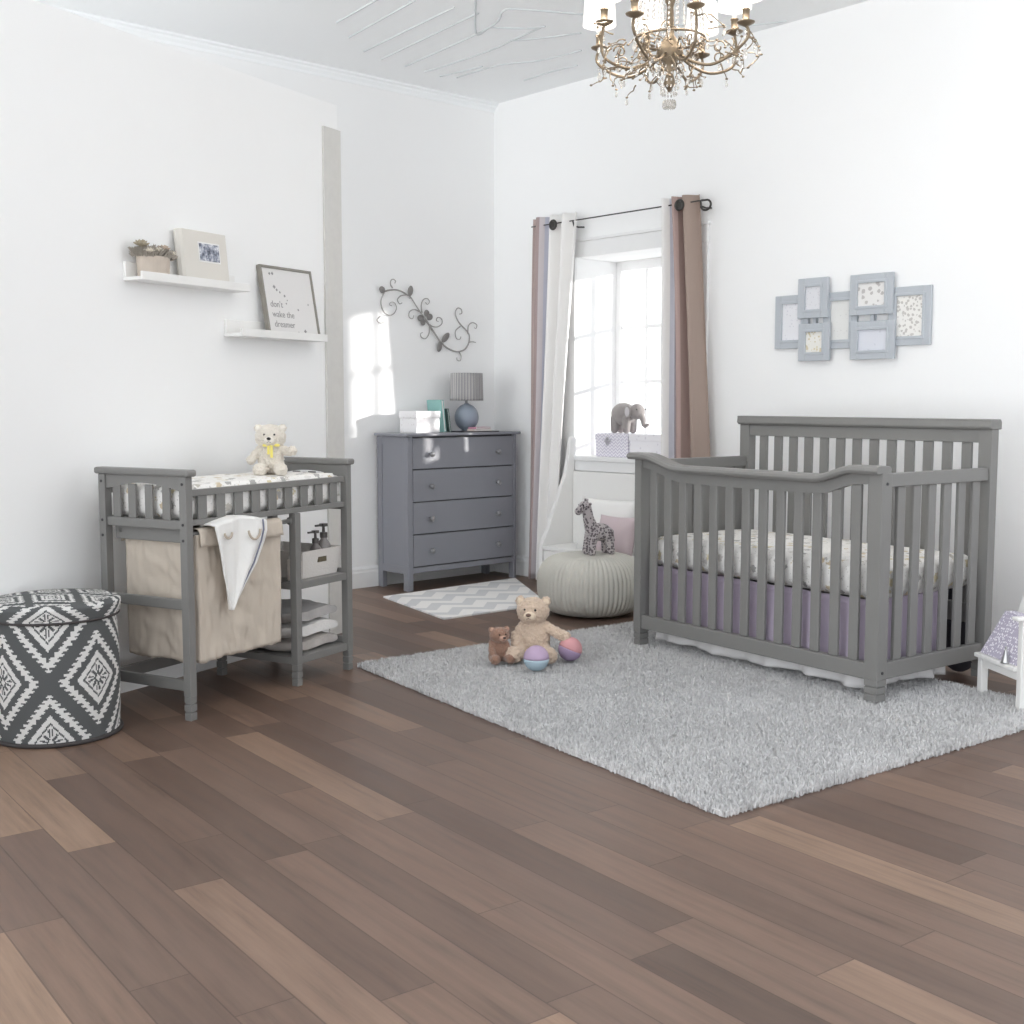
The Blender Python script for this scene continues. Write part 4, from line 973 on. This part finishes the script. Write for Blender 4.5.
m.grid(gb, 40, 12, True); m.add([gb(i/40, 0) for i in range(40)], [tuple(range(40))]); m.add([gb(i/40, 1) for i in range(40)], [tuple(range(40))])
o = m.build('dotted_cushion', dots_mat(), None, loc=CW(.060, .150, .1805), rz=th, smooth=False, bevel=.006); tag(o, 'lavender cushion with white polka dots propped on the white child chair', 'cushion')
o = MB().lathe([(.019, 0), (.018, .005), (.012, .026), (.006, .044), (.003, .056), (.005, .06), (.001, .066)], 20).build('silver_bell', CHROME, None, smooth=True, loc=CW(-.0, .09, .1805)); tag(o, 'small silver cone shaped bell in front of the dotted cushion', 'bell')

# ------------------------------------------------------------------ chandelier
CXY = (3.433, 2.965)
ch = thing('chandelier', 'antique brass crystal chandelier with white drum shades hanging from the ceiling', 'chandelier', (CXY[0], CXY[1], CZ))
def CH(z): return z-CZ
MB().lathe([(.06, CH(3.15)-.0), (.055, CH(3.125)), (.02, CH(3.11)), (.008, CH(3.10))], 24).build('canopy', BRASS, ch, smooth=True)
m = MB(); m.lathe([(.006, CH(3.10)), (.006, CH(2.75)), (.02, CH(2.74)), (.012, CH(2.70)), (.03, CH(2.66)), (.012, CH(2.60)), (.016, CH(2.5)), (.045, CH(2.46)), (.05, CH(2.43)), (.02, CH(2.40)), (.014, CH(2.36)), (.022, CH(2.33)), (.004, CH(2.30))], 20)
m.build('stem', BRASS, ch, smooth=True)
SHD = mat('white_silk_shade', (252,250,247), .8, trans=.0, emit=.35)
NA = 8
for i in range(NA):
    a_ = 2*PI*i/NA+.28; ca, sa = math.cos(a_), math.sin(a_); R_ = .29 if i % 2 == 0 else .25; zt = 2.505 if i % 2 == 0 else 2.535
    P_ = smoothline([(r*ca, r*sa, CH(z)) for r, z in ((.02, 2.45), (.08, 2.40), (.16, 2.375), (.24, 2.40), (R_+.01, 2.45), (R_, zt-.01))], 6)
    am = MB(); am.tube(P_, .0055, 8)
    for (r1, z1, sc_) in ((.10, 2.41, .03), (.19, 2.40, .025)):
        am.tube([((r1+sc_*math.cos(t)*(1-t/9))*ca, (r1+sc_*math.cos(t)*(1-t/9))*sa, CH(z1+.03+sc_*math.sin(t)*(1-t/9))) for t in [k*.5 for k in range(14)]], .003, 5)
    am.build('arm', BRASS, ch, smooth=True)
    m = MB(); m.lathe([(.006, CH(zt-.02)), (.03, CH(zt-.008)), (.032, CH(zt-.004)), (.012, CH(zt)), (.013, CH(zt+.035)), (.015, CH(zt+.036)), (.015, CH(zt+.04)), (.004, CH(zt+.042))], 16, (R_*ca, R_*sa, 0)); m.build('candle_cup', BRASS, ch, smooth=True)
    MB().tube([(R_*ca, R_*sa, CH(zt+.042)), (R_*ca, R_*sa, CH(zt+.10))], .008, 10).build('candle', WHITEP, ch, smooth=True)
    m = MB(); m.grid(lambda u, v, R_=R_, ca=ca, sa=sa, zt=zt: (R_*ca+(.062-.008*v)*math.cos(2*PI*u), R_*sa+(.062-.008*v)*math.sin(2*PI*u), CH(zt+.075+.11*v)), 32, 1, True); m.build('lamp_shade', SHD, ch, smooth=True, solid=.0015)
    m = MB()
    for k in range(4):
        z = zt-.035-.016*k; m.ball((R_*ca, R_*sa, CH(z)), (.0045, .0045, .006), 6, 4)
    m.ball((R_*ca, R_*sa, CH(zt-.035-.016*4-.012)), (.008, .008, .018), 6, 4)
    m.build('crystal_drop', CRYST, ch)
for i in range(28):
    a_ = 2*PI*i/28; r0 = .05+.004*random.random(); r1 = .125
    m = MB()
    for k in range(20):
        t = k/19; r = r1+(r0-r1)*t**1.5; m.ball((r*math.cos(a_), r*math.sin(a_), CH(2.49+.34*t)), (.004, .004, .007), 6, 4)
    m.build('crystal_strand', CRYST, ch)
for z_, r_ in ((2.485, .125), (2.83, .052)): MB().torus((0, 0, CH(z_)), r_, .0045, 'z', 32, 6).build('crystal_ring', BRASS, ch, smooth=True)
random.seed(3)
tw_ = MB(); cr_ = MB()
for i in range(110):
    a_ = random.random()*2*PI; r = .05+.24*random.random(); z = 2.33+.16*random.random()+.05*(r/.3)
    p = Vector((r*math.cos(a_), r*math.sin(a_), CH(z))); pts = [p]
    d_ = Vector((math.cos(a_+random.uniform(-1, 1)), math.sin(a_+random.uniform(-1, 1)), random.uniform(-.8, .8)))
    for k in range(5): d_ = (d_+Vector((random.uniform(-.6, .6), random.uniform(-.6, .6), random.uniform(-.7, .5)))).normalized(); pts.append(pts[-1]+d_*.014)
    tw_.tube(pts, [.0032-.0004*k for k in range(6)], 5)
    q_ = pts[-1]; tw_.ball(q_, (.006, .006, .004), 6, 4)
    if i % 2 == 0: cr_.ball(q_-Vector((0, 0, .018)), (.006, .006, .012), 6, 4)
tw_.build('sprig', BRASS, ch)['kind'] = 'stuff'
cr_.build('crystal_bead', CRYST, ch)['kind'] = 'stuff'
m = MB()
for k in range(14):
    a_ = 2*PI*k/14; rr_ = .05
    for j_ in range(5): m.ball((rr_*math.cos(a_)*(1-j_*.12), rr_*math.sin(a_)*(1-j_*.12), CH(2.38-.022*j_)), (.004, .004, .006), 6, 4)
    m.ball((rr_*math.cos(a_)*.4, rr_*math.sin(a_)*.4, CH(2.255)), (.006, .006, .016), 6, 4)
m.build('crystal_tassel', CRYST, ch)

for i in range(NA):
    a_ = 2*PI*i/NA+.28; R_ = .29 if i % 2 == 0 else .25
    pl = bpy.data.lights.new('candle_bulb', 'POINT'); pl.energy = 2.0; pl.color = (1, .93, .84); pl.shadow_soft_size = .02
    po_ = bpy.data.objects.new('candle_bulb', pl); COL.objects.link(po_); po_.location = (CXY[0]+R_*math.cos(a_), CXY[1]+R_*math.sin(a_), 2.66)

# ------------------------------------------------------------------ light, camera
W = bpy.data.worlds.new('World'); SC.world = W; W.use_nodes = True
bg = W.node_tree.nodes['Background']; nt = W.node_tree; tc = nt.nodes.new('ShaderNodeTexCoord'); sx = nt.nodes.new('ShaderNodeSeparateXYZ'); rp = nt.nodes.new('ShaderNodeValToRGB'); ad = nt.nodes.new('ShaderNodeMath')
ad.operation = 'MULTIPLY_ADD'; ad.inputs[1].default_value = .5; ad.inputs[2].default_value = .5
nt.links.new(tc.outputs['Generated'], sx.inputs[0]); nt.links.new(sx.outputs[2], ad.inputs[0]); nt.links.new(ad.outputs[0], rp.inputs[0]); 
def wm(op, a, b, c=0):
    n_ = nt.nodes.new('ShaderNodeMath'); n_.operation = op
    for i_, v_ in enumerate((a, b, c)):
        if isinstance(v_, bpy.types.NodeSocket): nt.links.new(v_, n_.inputs[i_])
        else: n_.inputs[i_].default_value = v_
    return n_.outputs[0]
it = wm('ADD', wm('MULTIPLY_ADD', wm('POWER', wm('MAXIMUM', wm('MULTIPLY', sx.outputs[0], -1), 0), 2), .78, .68), wm('MULTIPLY', sx.outputs[1], .25))
vm = nt.nodes.new('ShaderNodeVectorMath'); vm.operation = 'SCALE'; nt.links.new(rp.outputs[0], vm.inputs[0]); nt.links.new(it, vm.inputs[3]); nt.links.new(vm.outputs[0], bg.inputs[0])
rp.color_ramp.elements[0].position = .40; rp.color_ramp.elements[0].color = (.955, .985, 1, 1); rp.color_ramp.elements[1].position = .60; rp.color_ramp.elements[1].color = (.53, .555, .58, 1)
bg.inputs[1].default_value = 1.9
sn = bpy.data.lights.new('Sun', 'SUN'); sn.energy = 3.0; sn.angle = .03; sn.color = (1, .97, .93)
so = bpy.data.objects.new('Sun', sn); COL.objects.link(so)
dv = Vector((-.92, 1, -math.tan(math.radians(8))*1.36)); so.rotation_euler = dv.to_track_quat('-Z', 'Y').to_euler(); so.location = (9, 0, 5)
cam = bpy.data.cameras.new('Camera'); co = bpy.data.objects.new('Camera', cam); COL.objects.link(co)
cam.sensor_width = 36; cam.lens = 1198.5/1024*36; cam.clip_start = .05
co.location = (0, 0, 1.18); co.rotation_euler = (PI/2-.0931, 0, -.7314)
SC.camera = co
SC.view_settings.view_transform = 'Standard'; SC.view_settings.look = 'None'; SC.view_settings.gamma = 1; SC.view_settings.exposure = .90
SC.view_settings.use_curve_mapping = False
try: SC.cycles.max_bounces = 10; SC.cycles.diffuse_bounces = 6; SC.cycles.transmission_bounces = 8
except Exception: pass
